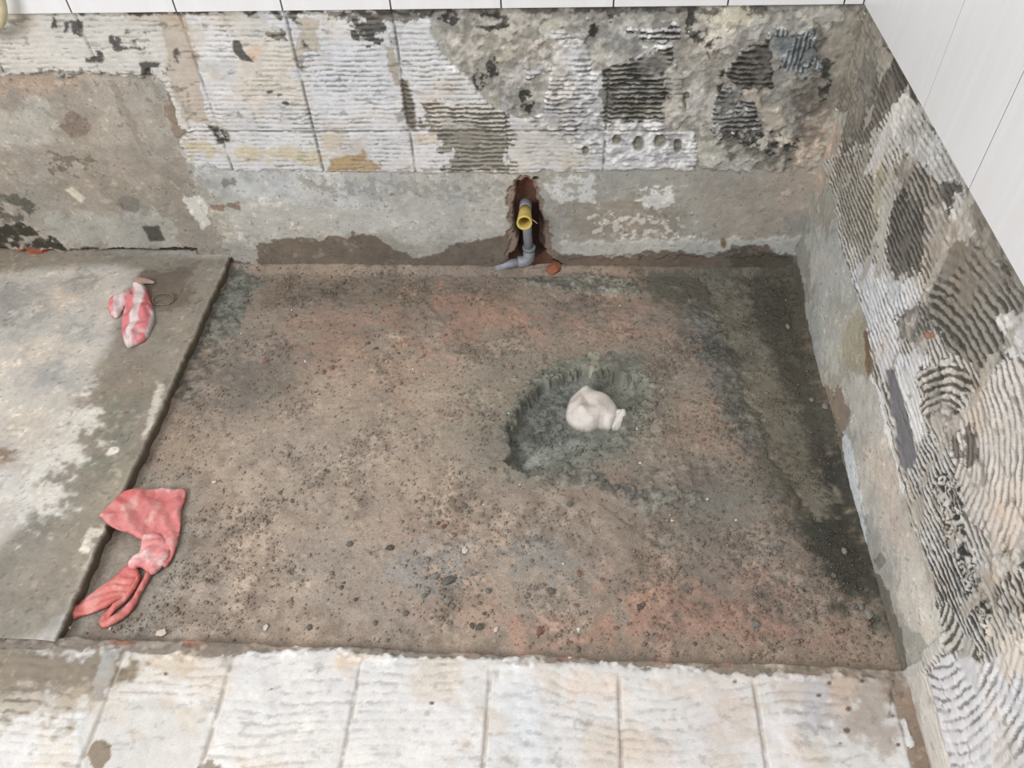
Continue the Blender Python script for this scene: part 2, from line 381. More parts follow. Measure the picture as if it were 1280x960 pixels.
# chased slot for the water pipe, brick showing inside
slot = [(648, 232), (660, 228), (669, 232), (671, 252), (679, 282), (676, 305), (684, 322), (706, 344), (700, 400), (640, 400), (640, 345), (622, 344), (634, 330), (648, 318), (650, 300), (641, 282), (645, 258)]
P([(636, 236), (650, 222), (672, 222), (682, 270), (694, 300), (690, 330), (715, 346), (700, 380), (620, 380), (616, 340), (634, 325), (640, 300), (634, 270)], .008, .008, base=(132, 110, 96), dh=-.006)
P(slot, .004, .009, base=(118, 74, 56), dh=-.052)
P([(650, 228), (668, 226), (670, 246), (648, 248)], .004, .005, base=(140, 84, 62))
P([(652, 268), (680, 270), (682, 325), (660, 345), (646, 330)], .004, .004, base=(70, 46, 36))
P(EL(670, 224, 4, 3), .003, .002, base=(50, 42, 38), dh=-.02)
P([(674, 316), (700, 328), (716, 336), (760, 342), (800, 345), (760, 348), (716, 344), (690, 334)], .003, .003, base=(52, 46, 40), dh=-.012)

# mortar coat left by the removed tiles
WH = (212, 213, 216); CR = (208, 201, 190); GR = (112, 108, 100)
P([(-300, 2), (222, 2), (236, 60), (262, 160), (226, 158), (214, 120), (196, 94), (150, 96), (120, 90), (60, 90), (0, 96), (-300, 98)], .003, .006, M=1, top=(206, 202, 194), gro=(150, 144, 134), w=.95, amp=.0012)
P([(218, 4), (548, 4), (536, 20), (541, 48), (560, 76), (582, 92), (600, 116), (612, 134), (660, 150), (680, 140), (690, 90), (700, 60), (735, 52), (738, 90), (760, 85), (840, 50), (850, 90), (832, 120), (830, 164),
   (868, 164), (870, 205), (862, 214), (836, 211), (640, 216), (430, 214), (300, 213), (248, 207), (222, 180), (240, 160)], .003, .004, M=1, top=WH, gro=(134, 130, 122), w=.80, amp=.0017)
P([(655, 55), (735, 20), (735, 60), (700, 80), (660, 100)], .004, .008, M=1, patch=.5, pf=35)
P([(222, 166), (868, 165), (870, 205), (862, 214), (836, 211), (640, 216), (300, 213), (248, 207)], .004, .004, w=.90, amp=.0012)
# right-hand dark combed remnants
P([(925, 60), (965, 45), (968, 110), (925, 112), (905, 95)], .004, .008, M=1, top=(112, 108, 100), gro=(54, 52, 48), w=.5, amp=.004)
P([(900, 108), (945, 108), (950, 165), (890, 165)], .004, .008, M=1, top=(150, 150, 146), gro=(66, 64, 60), w=.5, amp=.003, patch=.8)
P([(960, 36), (1020, 40), (1020, 86), (970, 90)], .004, .01, M=.9, top=(150, 158, 160), gro=(80, 84, 86), w=.45, amp=.003, patch=.55, pf=40, ph=lambda A, B: A/.011)
# tones on the coat
P([(-300, 2), (230, 2), (232, 50), (-300, 50)], .03, .03, top=(198, 194, 184), op=.6)
P([(196, 14), (232, 14), (262, 155), (232, 150), (214, 100)], .006, .006, top=(190, 176, 160), gro=(160, 148, 134), w=1., amp=.0005)
P([(300, 40), (360, 50), (388, 130), (330, 130), (300, 100)], .02, .02, top=(212, 203, 188), gro=(176, 166, 150), op=.9)
P([(262, 10), (330, 12), (340, 40), (290, 45)], .01, .01, top=(196, 192, 182), w=1., op=.8)
P(EL(321, 64, 9, 10), .008, .006, top=(222, 184, 158), w=1., op=.9)
P([(395, 50), (490, 50), (500, 120), (400, 120)], .03, .03, top=(206, 210, 218))
P([(370, 20), (400, 24), (396, 60), (372, 64)], .006, .01, top=(188, 178, 162), w=1.)
P([(440, 20), (478, 18), (490, 60), (460, 58), (440, 44)], .006, .012, top=(100, 98, 93), patch=.75, pf=40, gro=(70, 68, 64), w=.5)
P([(335, 12), (370, 12), (385, 60), (384, 95), (372, 92), (366, 52), (335, 42)], .006, .01, top=(134, 126, 112), gro=(84, 78, 70), w=.6, patch=.6, pf=30)
P([(476, 50), (490, 56), (503, 100), (508, 112), (492, 108)], .005, .006, top=(176, 168, 150), w=1.)
P([(496, 92), (512, 100), (522, 162), (508, 164)], .004, .006, top=(132, 124, 112), gro=(80, 74, 68), w=.5)
P([(410, 12), (470, 12), (520, 14), (520, 26), (410, 26)], .005, .01, top=(118, 114, 106), patch=.6, pf=45, w=.5)
P([(535, 134), (640, 142), (640, 216), (566, 216), (548, 165), (530, 160)], .014, .02, top=(156, 151, 138), gro=(98, 94, 84), w=.55, amp=.0025)
P([(535, 128), (630, 132), (640, 160), (540, 158)], .004, .006, top=(200, 196, 186), gro=(92, 88, 80), w=.42, amp=.0035)
P([(636, 150), (700, 150), (750, 200), (640, 214)], .015, .02, top=(206, 202, 194), op=.8)
P([(640, 80), (740, 70), (752, 165), (660, 163)], .01, .01, w=.66, gro=(104, 102, 98), amp=.0035)
P([(752, 85), (842, 55), (845, 100), (830, 158), (752, 160)], .006, .008, top=(150, 147, 138), gro=(62, 60, 55), w=.36, amp=.0045)
P([(752, 150), (860, 150), (862, 166), (752, 166)], .004, .006, top=(212, 212, 212), w=.75)
P([(790, 38), (855, 30), (858, 52), (800, 62)], .006, .01, M=1, top=(214, 214, 214), gro=(70, 68, 64), w=.5, patch=.75)
P([(832, 80), (858, 85), (852, 158), (830, 158)], .005, .008, M=1, top=(174, 170, 160), w=1., amp=.0008)
P([(236, 180), (330, 184), (430, 190), (440, 205), (300, 196), (236, 194)], .016, .012, top=(204, 190, 150), gro=(160, 144, 108), op=.8)
P([(408, 196), (455, 190), (484, 213), (412, 213)], .014, .010, top=(184, 148, 92), gro=(136, 104, 62), op=.85)
P([(400, 166), (430, 168), (425, 190), (404, 188)], .005, .005, top=(206, 194, 176), w=1.)
P([(262, 157), (286, 160), (290, 178), (272, 180)], .004, .005, top=(96, 94, 90), gro=(70, 68, 64), patch=.7, pf=70, w=.5)
P([(516, 166), (545, 166), (546, 178), (520, 180)], .004, .004, top=(212, 200, 184), w=1.)
for x0, y0, x1, y1 in [(66, 15, 72, 34), (82, 28, 86, 40), (90, 24, 106, 46), (152, 36, 186, 44), (138, 46, 186, 54), (144, 56, 180, 60), (176, 78, 216, 98), (216, 58, 224, 78), (108, 66, 128, 76)]:
    P(RC(x0, y0, x1, y1), .003, .006, top=(92, 90, 86), gro=(78, 76, 72), patch=.75, pf=45, w=.8)
P([(292, 48), (300, 50), (304, 62), (316, 76), (304, 74), (294, 66)], .002, .003, top=(96, 93, 88), gro=(84, 80, 76), dh=-.001)
for x, y in [(350, 118), (356, 128), (338, 114)]: P(EL(x, y, 5, 3), .002, .003, top=(100, 96, 90), gro=(90, 86, 80))
for x, y, rx, ry in [(771, 174, 5.5, 7), (798, 179, 7, 9), (825, 176, 7.5, 8), (847, 182, 5, 9), (732, 188, 4, 6), (858, 124, 4, 10)]:
    P(EL(x, y, rx, ry), .002, .0015, top=(134, 130, 116), gro=(122, 118, 106), dh=-.008, w=1.)
P([(100, 4), (980, 4), (980, 16), (100, 17)], .003, .008, top=(86, 82, 76), gro=(70, 66, 62), base=(96, 90, 84), patch=.6, pf=30)  # broken dark strip below the tiles: their shadow line painted into the colours
jx = [XJ+TW*k for k in range(-6, 9)]
jb = np.maximum(groove(bw.A, jx)*(1-.6*sm(-.1, .3, bw.n3)), groove(bw.B, [H1], .0028))
bw.finish(fine=.0014, thick=.005, joints=(jb, (92, 88, 82)))
core = boxes([(-2.95, .30, .085, .24, -.12, H), (-2.95, .30, .006, .24, H, H+.78)])
full = bw.cellmask(bw.M) > .9
wall_back = bw.emit('wall_back', ~full, bw.F['h'], bw.CB, M_PLASTER, extra=core)
tag(wall_back, 'back wall of grey render with stripped tile mortar and white tiles above', 'wall', kind='structure')
ca, cb = bw.cell_ab(); on = bw.cellmask(bw.M, np.max) > .04
for lo, hi in ((H1, H+.1), (-.2, H1)):
    for k in range(-6, 9):
        sel = on & (cb >= lo) & (cb < hi) & (ca >= XJ+TW*k) & (ca < XJ+TW*(k+1))
        if sel.sum() > 60: bw.emit('mortar_bed', sel, bw.HP, bw.CP, M_MORTAR, wall_back)

# ================================================================== right wall
rw = Relief('right', -1.75, .012, -.07, H+.004, .0025, (166, 163, 152))
rw.F['ph'] = rw.B/.0135; rw.cbg = 1.28; rw.cpg = 1.08
P = rw.paint
P([(985, 330), (1015, 200), (1040, 190), (1050, 300), (1030, 330), (1015, 390)], .015, .02, base=(150, 147, 136))
P([(1000, 220), (1030, 150), (1062, 160), (1042, 215), (1020, 250)], .012, .012, base=(170, 153, 138))
P([(1005, 290), (1050, 280), (1070, 360), (1060, 400), (1020, 380)], .02, .02, base=(166, 168, 163))
P([(1010, 380), (1070, 380), (1075, 440), (1040, 470), (1020, 450)], .015, .015, base=(172, 172, 164))
P([(1058, 400), (1085, 390), (1098, 440), (1096, 470), (1062, 470), (1050, 440)], .02, .014, base=(152, 142, 112), op=.75)
P([(1080, 415), (1092, 420), (1098, 470), (1084, 478), (1082, 445)], .005, .006, base=(118, 84, 54), op=.85)
P([(1020, 490), (1055, 480), (1065, 520), (1050, 545), (1030, 530)], .012, .012, base=(136, 114, 96), dh=-.005, op=.85)
P([(1050, 470), (1100, 475), (1130, 620), (1165, 740), (1120, 720), (1075, 600)], .02, .02, base=(184, 179, 168))
P([(1085, 560), (1118, 570), (1150, 700), (1110, 690)], .02, .02, base=(192, 178, 164), op=.8)
P([(1045, 540), (1062, 545), (1078, 640), (1085, 690), (1065, 640)], .008, .008, base=(196, 202, 204))
P([(1092, 470), (1110, 480), (1135, 590), (1150, 660), (1136, 640), (1112, 550)], .005, .006, base=(212, 215, 218), dh=.003)
P([(1130, 690), (1185, 740), (1175, 790), (1140, 800), (1120, 760)], .015, .015, base=(188, 182, 170))
P([(1090, 700), (1100, 690), (1108, 702), (1098, 712)], .003, .004, base=(130, 126, 116))
# damp foot of the wall along the earth
P([(984, 320), (996, 320), (1004, 380), (1020, 450), (1026, 490), (1052, 545), (1066, 640), (1084, 700), (1112, 740), (1128, 790), (1140, 850), (1165, 980), (1120, 980), (1110, 830), (1060, 640), (1020, 500), (980, 400)], .006, .006, base=(118, 110, 96))
P([(990, 330), (1000, 335), (1012, 420), (1026, 490), (1046, 545), (1062, 640), (1050, 640), (1000, 450)], .01, .006, base=(98, 92, 78))
# mortar coat
coat = [(1030, 205), (1046, 196), (1060, 140), (1040, 140), (1068, 30), (1085, -40), (1500, -40), (1500, 1100), (1165, 1100), (1140, 900), (1132, 845), (1152, 825), (1185, 790),
        (1160, 705), (1140, 640), (1122, 560), (1108, 500), (1095, 470), (1085, 405), (1068, 350), (1050, 300), (1042, 240)]
P(coat, .003, .005, M=1, top=(196, 192, 184), gro=(104, 100, 92), w=.6, amp=.003)
P([(1055, 120), (1085, 5), (1130, 60), (1175, 130), (1120, 130), (1080, 190), (1050, 200)], .015, .015, top=(124, 118, 107), gro=(92, 87, 78), w=.55, amp=.0028)
P([(1040, 190), (1050, 100), (1088, 0), (1112, 30), (1090, 130), (1064, 180)], .014, .012, rough=.5, top=(144, 137, 124), gro=(122, 116, 105), w=.9, amp=.001)
P([(1100, 60), (1125, 62), (1105, 100), (1098, 120)], .005, .006, top=(160, 150, 134), w=1., amp=.001)
P([(1120, 60), (1135, 85), (1165, 130), (1145, 130), (1118, 100)], .006, .006, top=(98, 94, 86), gro=(72, 69, 63), w=.5)
P([(1138, 112), (1150, 130), (1190, 190), (1210, 230), (1180, 240), (1130, 190), (1100, 200), (1115, 160)], .008, .012, top=(190, 189, 184), gro=(140, 136, 128), w=.85, amp=.002, rough=.4)
P([(1092, 165), (1110, 160), (1100, 230), (1085, 240)], .005, .008, top=(176, 176, 168), w=.9)
P([(1045, 195), (1090, 180), (1100, 260), (1108, 310), (1085, 320), (1055, 290)], .006, .008, top=(168, 162, 148), gro=(98, 92, 82), w=.52, amp=.0035)
P([(1092, 210), (1112, 210), (1110, 250), (1098, 262)], .005, .006, top=(170, 166, 142), w=1., amp=.001)
P([(1112, 215), (1140, 190), (1180, 230), (1185, 260), (1150, 262), (1120, 240)], .006, .008, top=(160, 150, 136), gro=(84, 79, 72), w=.5, amp=.0035)
P([(1117, 246), (1135, 240), (1160, 262), (1163, 300), (1150, 345), (1122, 352), (1108, 310)], .006, .014, top=(120, 115, 106), gro=(70, 67, 62), w=.45, amp=.0038)
P([(1160, 262), (1195, 270), (1172, 330), (1158, 350)], .006, .008, top=(178, 170, 158), gro=(108, 102, 94), w=.55)
P([(1178, 226), (1205, 228), (1212, 262), (1190, 270)], .005, .008, top=(98, 94, 87), gro=(80, 76, 70), w=.6)
P([(1195, 240), (1225, 250), (1240, 285), (1215, 310), (1190, 300)], .006, .01, top=(194, 190, 182), gro=(110, 105, 98), w=.85, rough=.5)
P([(1205, 205), (1500, 620), (1500, 700), (1240, 330), (1215, 270)], .008, .008, top=(146, 140, 129), gro=(104, 99, 90), w=.75, amp=.0012, rough=.5)
a2 = rw.arcs((1180, 318), (1212, 341), (1248, 384), .0165)
P([(1165, 350), (1190, 305), (1230, 300), (1290, 360), (1290, 430), (1230, 470), (1190, 440), (1165, 400)], .006, .006, ph=a2, top=(146, 140, 129), gro=(82, 79, 72), w=.52, amp=.0042)
P([(1068, 335), (1100, 330), (1122, 352), (1152, 345), (1158, 375), (1130, 400), (1128, 440), (1165, 440), (1160, 480), (1105, 480), (1085, 400)], .005, .008, top=(212, 214, 218), gro=(118, 115, 110), w=.8, amp=.003)
P([(1125, 395), (1165, 365), (1172, 410), (1150, 430), (1125, 425)], .006, .01, top=(150, 144, 134), gro=(96, 91, 84), w=.5, rough=.7)
P(EL(1165, 420, 7, 6), .003, .004, top=(160, 110, 86), w=1.)
P([(1250, 395), (1290, 380), (1290, 440), (1262, 440)], .008, .01, top=(206, 203, 200), w=.95, rough=.4)
P([(1108, 470), (1140, 460), (1165, 520), (1150, 560), (1130, 540)], .005, .008, top=(210, 212, 214), gro=(130, 128, 124), w=.85)
P([(1108, 462), (1119, 458), (1140, 525), (1152, 580), (1140, 596), (1130, 580), (1120, 520)], .003, .003, top=(120, 120, 126), gro=(112, 112, 116), w=1., amp=.0004)
P([(1150, 470), (1210, 450), (1220, 480), (1190, 530), (1160, 520)], .01, .012, top=(184, 178, 168), gro=(92, 88, 82), w=.55, rough=.7, ph=rw.arcs((1150, 500), (1185, 480), (1215, 490), .015))
a3 = rw.arcs((1214, 500), (1228, 560), (1218, 625), .0155)
P([(1186, 545), (1215, 490), (1260, 455), (1330, 470), (1330, 720), (1260, 700), (1215, 650), (1196, 600)], .006, .008, ph=a3, top=(210, 203, 194), gro=(126, 119, 111), w=.70, amp=.0028)
P([(1190, 545), (1222, 530), (1226, 575), (1212, 590), (1198, 575)], .004, .007, top=(118, 112, 104), gro=(84, 80, 74), w=.5, patch=.75, pf=50)
P([(1235, 620), (1290, 600), (1290, 740), (1250, 720)], .02, .015, top=(214, 196, 180), op=.8, w=.78)
l4 = rw.lines((1160, 670), (1228, 825), .0125)
P([(1138, 590), (1165, 540), (1195, 575), (1205, 640), (1220, 720), (1240, 800), (1225, 830), (1185, 770), (1162, 700)], .004, .007, ph=l4, top=(196, 194, 190), gro=(72, 70, 67), w=.46, amp=.0042)
P([(1175, 600), (1200, 600), (1215, 680), (1245, 760), (1240, 800), (1215, 740), (1190, 680)], .006, .012, top=(186, 182, 174), gro=(66, 64, 61), w=.5, rough=.7, ph=lambda A, B: fbm(A, B, 26, 3, 91)*3.4)
P([(1240, 700), (1300, 690), (1300, 800), (1255, 790)], .01, .015, top=(190, 186, 178), gro=(84, 80, 75), w=.6, rough=.7)
P([(1160, 770), (1190, 760), (1235, 825), (1205, 820), (1180, 800)], .005, .008, top=(196, 192, 180), gro=(90, 86, 78), w=.6, amp=.004, ph=rw.arcs((1170, 820), (1195, 805), (1205, 775), .016))
a5 = rw.arcs((1190, 932), (1228, 922), (1258, 885), .0165)
P([(1160, 845), (1185, 822), (1236, 830), (1300, 790), (1400, 1000), (1195, 1000)], .004, .006, ph=a5, top=(214, 214, 220), gro=(120, 116, 112), w=.80, amp=.0028)
P([(1240, 790), (1300, 760), (1300, 850), (1262, 840)], .015, .015, top=(212, 198, 182), op=.9, w=.95)
P([(1132, 845), (1152, 825), (1165, 850), (1192, 960), (1200, 1020), (1150, 1020), (1140, 900)], .003, .003, top=(206, 201, 192), gro=(160, 154, 146), w=.95, amp=.0008)
P([(1138, 880), (1152, 876), (1164, 960), (1150, 970)], .006, .006, top=(188, 178, 166), op=.8)
P([(1150, 826), (1186, 790), (1182, 812), (1158, 845), (1134, 850), (1130, 838)], .004, .004, M=1, top=(196, 192, 186), gro=(130, 124, 116), w=1., amp=.001, dh=.006)
yj = [-(YJ+TW*k) for k in range(7)]
for k, y_ in enumerate(yj):
    z0 = [.40, .36, .32, .30, .30, .3, .3][k]
    P([(y_-.007, z0), (y_+.007, z0), (y_+.006, H), (y_-.008, H)], .006, .010, world=True, op=.85, top=(176, 168, 156), gro=(150, 142, 130), w=1., amp=.001, dh=.001)
P([(1132, 118), (1144, 122), (1122, 165), (1096, 215), (1086, 210), (1104, 165)], .006, .010, top=(200, 199, 194), gro=(150, 146, 138), w=.95, amp=.001, dh=.002)
P([(1108, 205), (1118, 200), (1122, 240), (1108, 300), (1104, 350), (1096, 345), (1104, 260)], .006, .010, top=(184, 180, 168), gro=(140, 134, 122), w=.95, amp=.001)
q0, q1 = rw.uv((1160, 845)), rw.uv((1190, 960))
foot = np.abs((rw.B-q0[1])-(rw.A-q0[0])*(q1[1]-q0[1])/(q1[0]-q0[0])); foot = (1-sm(.0015, .004, foot))*(rw.A < q0[0])
jr = foot
rw.finish(fine=.0014, thick=.005, joints=(jr, (120, 114, 104)))
core = boxes([(.075, .24, -1.75, .05, -.12, H), (.006, .24, -1.75, .05, H, H+.78)])
full = rw.cellmask(rw.M) > .9
wall_right = rw.emit('wall_right', ~full, rw.F['h'], rw.CB, M_PLASTER, extra=core)
tag(wall_right, 'right wall of pale render under swirled comb-marked mortar and white tiles', 'wall', kind='structure')
ca, cb = rw.cell_ab(); on = rw.cellmask(rw.M, np.max) > .04
edges = [.2]+yj
for k in range(len(edges)-1):
    sel = on & (ca <= edges[k]) & (ca > edges[k+1])
    if sel.sum() > 60: rw.emit('mortar_bed', sel, rw.HP, rw.CP, M_MORTAR, wall_right)

# ------------------------------------------------------------------ white wall tiles, one by one
TH = .375; GAP = .0036
full_b = bevel_box('tile', (TW-GAP, .009, TH-GAP), .0005, M_TILE)
full_r = bevel_box('tile', (.009, TW-GAP, TH-GAP), .0005, M_TILE)
def put_tile(me, loc, parent):
    o = bpy.data.objects.new('tile', me); col.objects.link(o); o.location = loc; o.parent = parent; return o
TY = -.010                                      # tile centre stands proud of the mortar
for row in range(2):
    zc = H+TH*(row+.5)
    for k in range(-4, 8):
        x0, x1 = XJ+TW*k, XJ+TW*(k+1)
        if x1 > -.016: x1 = -.016
        if x1-x0 < .02: continue
        me = full_b if x1-x0 > TW-1e-4 else bevel_box('tile', (x1-x0-GAP, .009, TH-GAP), .0005, M_TILE)
        put_tile(me, ((x0+x1)/2, TY, zc), wall_back)
    ed = [-.001]+yj[1:]
    for k in range(len(ed)-1):
        y1, y0 = ed[k], ed[k+1]
        me = full_r if abs(y1-y0-TW) < 1e-4 else bevel_box('tile', (.009, y1-y0-GAP, TH-GAP), .0005, M_TILE)
        put_tile(me, (TY, (y0+y1)/2, zc), wall_right)
bk = boxes([(-2.80, -.012, -.0128, .006, H+.004, H+2*TH)]); g = mesh_np('grout_bed', bk[0], bk[1], None, M_GROUT, wall_back, False)
bk = boxes([(-.0128, .006, yj[-1], -.008, H+.004, H+2*TH)]); g = mesh_np('grout_bed', bk[0], bk[1], None, M_GROUT, wall_right, False)

# ================================================================== earth bed
fl = Relief('floor', -W-.03, .004, -D-.035, .016, .0029, (127, 111, 96), 1.52); fl.grime = .75; fl.fleck = .25
P = fl.paint
P([(320, 470), (560, 420), (640, 470), (620, 560), (560, 640), (420, 660), (260, 630)], .08, .05, base=(140, 123, 106))
P([(220, 640), (700, 620), (760, 700), (700, 790), (240, 790)], .06, .05, base=(138, 122, 107))
P([(160, 600), (230, 590), (240, 700), (180, 790), (90, 790)], .04, .03, base=(120, 110, 98))
P([(320, 345), (640, 350), (640, 385), (320, 385)], .03, .03, base=(113, 98, 83))
for x, y, rx, ry, c in [(570, 405, 100, 32, (146, 104, 84)), (420, 425, 60, 38, (136, 104, 86)), (860, 765, 120, 42, (150, 106, 88)), (720, 785, 70, 22, (146, 106, 88)), (760, 400, 60, 30, (138, 107, 90)),
        (780, 560, 60, 25, (120, 98, 86)), (850, 540, 50, 40, (136, 112, 95)), (560, 660, 60, 20, (140, 112, 95)), (500, 470, 60, 30, (142, 112, 92)), (570, 760, 60, 18, (148, 110, 90)), (1000, 790, 60, 22, (128, 98, 84)), (215, 520, 26, 60, (122, 104, 88))]:
    P(EL(x, y, rx, ry), .05, .05, base=c, patch=.7, pf=14, op=.6)
P([(780, 338), (1000, 335), (1030, 440), (1060, 560), (1100, 720), (1125, 815), (1030, 720), (940, 610), (905, 480), (850, 400)], .04, .03, base=(86, 82, 70))
P([(930, 350), (1000, 340), (1050, 520), (1100, 740), (1060, 760), (980, 620), (960, 480)], .05, .04, base=(68, 65, 55), op=.85)
P([(1020, 560), (1060, 560), (1110, 770), (1060, 740), (1000, 660)], .06, .03, base=(50, 49, 42), op=.9)
P([(850, 370), (900, 400), (930, 480), (960, 560), (930, 570), (890, 480)], .015, .02, base=(94, 92, 84), rough=.7)
P([(880, 350), (930, 360), (960, 450), (1010, 540), (1040, 640), (1010, 640), (960, 560), (925, 470)], .02, .02, base=(100, 94, 80), dh=-.008)
P([(290, 336), (330, 345), (296, 420), (240, 500), (205, 500)], .012, .014, base=(94, 94, 85), rough=.8)
P(EL(300, 470, 80, 45), .05, .05, base=(108, 97, 85), patch=.8, pf=14)
P(EL(545, 715, 48, 40), .03, .03, base=(126, 119, 112), patch=.7)
P(EL(670, 690, 60, 30), .03, .03, base=(122, 115, 106), patch=.6)
P(EL(880, 620, 90, 50), .05, .05, base=(110, 104, 93))
P(EL(840, 600, 60, 28), .03, .03, base=(106, 96, 86), rough=.6)
P([(600, 448), (700, 440), (800, 435), (850, 480), (840, 560), (760, 600), (660, 615), (600, 590), (560, 540)], .04, .035, base=(118, 110, 96), op=.8)
# the hole in the middle, lined with wet mortar
P([(620, 556), (634, 516), (652, 486), (690, 456), (740, 436), (800, 446), (812, 476), (806, 506), (790, 560), (740, 580), (690, 600), (650, 600)], .015, .015, base=(104, 105, 93), rough=.5)
hole = [(630, 572), (634, 540), (650, 510), (664, 490), (690, 474), (728, 462), (770, 460), (794, 474), (797, 492), (784, 512), (770, 536), (740, 556), (712, 566), (690, 582), (658, 590), (640, 586)]
P(hole, .012, .008, base=(98, 101, 92), dh=-.034)
P([(642, 575), (690, 545), (740, 540), (760, 550), (720, 565), (690, 580), (660, 588)], .012, .008, base=(118, 121, 110), dh=-.006)
P([(748, 470), (772, 460), (796, 474), (798, 492), (784, 512), (766, 500)], .012, .006, base=(106, 107, 95), dh=-.012)
P([(650, 520), (680, 486), (720, 478), (720, 520), (690, 545), (660, 550)], .01, .012, base=(92, 94, 87), rough=1.)
P([(735, 440), (750, 440), (752, 460), (738, 462)], .006, .006, base=(140, 138, 120), op=.7)
P([(640, 588), (700, 585), (790, 605), (870, 620), (830, 632), (760, 618), (690, 605)], .015, .015, base=(102, 99, 90), rough=.9, dh=.004)
for a, b in [((522, 366), (558, 404)), ((750, 630), (822, 684)), ((812, 640), (835, 662))]:
    (x0, y0), (x1, y1) = a, b; P([(x0-1.5, y0+1.5), (x0+1.5, y0-1.5), (x1+1.5, y1-1.5), (x1-1.5, y1+1.5)], .003, .002, base=(104, 86, 74), dh=-.002, op=.6)
P([(640, 348), (720, 344), (800, 352), (800, 368), (690, 364)], .01, .01, base=(110, 108, 96), rough=.9, dh=.006)
cl = fbm(fl.A, fl.B, 9, 4, 61)
fl.F['rough'] = np.clip(fl.F['rough']+.6*sm(-.05, .45, cl), 0, 1)
fl.F['h'] += .006*fbm(fl.A, fl.B, 4, 3, 66)+.0025*fbm(fl.A, fl.B, 26, 4, 68)+.0018*fbm(fl.A, fl.B, 110, 3, 69)
fl.F['h'] += .014*(1-sm(0, .035, -fl.B+.004*fl.n1))+.012*(1-sm(0, .03, -fl.A+.004*fl.n1))     # earth banked up against both walls
pq = fl.uv((662, 350)); fl.F['h'] -= .017*np.exp(-((fl.A-pq[0]+.03)/.085)**2-((fl.B)/.04)**2)
fl.finish(fine=.001)
floor = fl.emit('floor', np.ones((len(fl.b)-1, len(fl.a)-1), bool), fl.F['h'], fl.CB, M_DIRT)
tag(floor, 'dug-out brown earth floor with a mortar-lined hole and crumbled rubble', 'floor', kind='structure')
def floor_h(x, y):
    j = int(np.clip(np.searchsorted(fl.b, y), 0, len(fl.b)-1)); i = int(np.clip(np.searchsorted(fl.a, x), 0, len(fl.a)-1))
    return float(fl.F['h'][j, i])

# ================================================================== concrete slab at the left
sb = Relief('floor', -2.95, -W+.006, -D-.02, .035, .004, (176, 169, 159), 1.25); sb.z = ZS
P = sb.paint
P([(290, 320), (300, 340), (200, 545), (65, 790), (-120, 850), (-70, 760), (20, 660), (58, 570), (92, 490), (136, 432), (148, 390), (165, 355), (170, 338), (150, 332), (80, 334), (-200, 360), (-250, 300)], .026, .006, base=(131, 122, 107))
P([(170, 338), (240, 330), (240, 380), (200, 390), (170, 370)], .02, .02, base=(106, 93, 79))
P([(100, 480), (190, 440), (200, 500), (120, 520)], .03, .03, base=(124, 112, 96), op=.8)
P([(130, 500), (190, 490), (150, 600), (90, 620)], .02, .03, base=(104, 106, 92), op=.7, patch=.7)
P([(220, 450), (236, 440), (160, 600), (80, 760), (60, 760)], .02, .02, base=(136, 126, 110), op=.7)
P([(196, 478), (206, 480), (190, 530), (178, 545)], .004, .005, base=(178, 172, 158), dh=-.001)
P([(112, 660), (124, 664), (112, 690), (98, 690)], .006, .006, base=(186, 180, 168), op=.8)
P(EL(142, 563, 6, 3), .003, .003, base=(190, 186, 176))
for x, y, rx, ry, c in [(20, 380, 50, 28, (150, 146, 138)), (100, 355, 25, 14, (140, 138, 130)), (70, 470, 50, 20, (158, 154, 146)), (10, 570, 14, 12, (128, 106, 84)), (95, 415, 30, 14, (150, 148, 142)), (30, 540, 30, 10, (158, 150, 138)), (90, 540, 28, 40, (182, 176, 166)), (40, 620, 50, 40, (184, 179, 170)), (60, 440, 40, 20, (184, 172, 156)), (75, 372, 16, 12, (182, 166, 148))]:
    P(EL(x, y, rx, ry), .03, .035, base=c, patch=.8, pf=16)
edge = -W+.004+.006*fbm(np.zeros_like(sb.b), sb.b, 9, 4, 5)+.003*fbm(np.zeros_like(sb.b), sb.b, 60, 2, 6)
sb.finish(fine=.0012)
hs = sb.F['h']; hs += .002*fbm(sb.A, sb.B, 8, 3, 55)
hs -= .004*sm(.02, 0, -W-sb.A)                                   # worn arris
near = np.exp(-np.maximum(0, (-W+.006)-sb.A)/.02)
A2 = sb.A+(edge[:, None]-(-W+.006))*near
sb.A = A2
q = sb.faces().reshape(-1, 4); V = sb.pos(hs).reshape(-1, 3); C = sb.CB.reshape(-1, 3)
nb, na = hs.shape
last = np.arange(nb)*na+na-1; first = np.arange(na)
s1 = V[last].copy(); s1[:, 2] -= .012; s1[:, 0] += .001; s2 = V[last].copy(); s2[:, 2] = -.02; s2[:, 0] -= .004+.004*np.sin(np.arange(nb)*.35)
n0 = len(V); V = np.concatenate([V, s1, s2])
C = np.concatenate([C, np.ones((nb, 3))*lin((104, 96, 82)), np.ones((nb, 3))*lin((84, 74, 62))])  # edge face darker downwards: soil stain, with its shade painted in too
i = np.arange(nb-1)
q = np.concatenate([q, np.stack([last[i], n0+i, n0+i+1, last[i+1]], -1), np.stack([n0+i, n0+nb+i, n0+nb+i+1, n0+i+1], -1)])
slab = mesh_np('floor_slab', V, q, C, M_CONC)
tag(slab, 'raised concrete slab, pale and dry away from its dark damp edge', 'floor', kind='structure')
def slab_h(x, y): return ZS

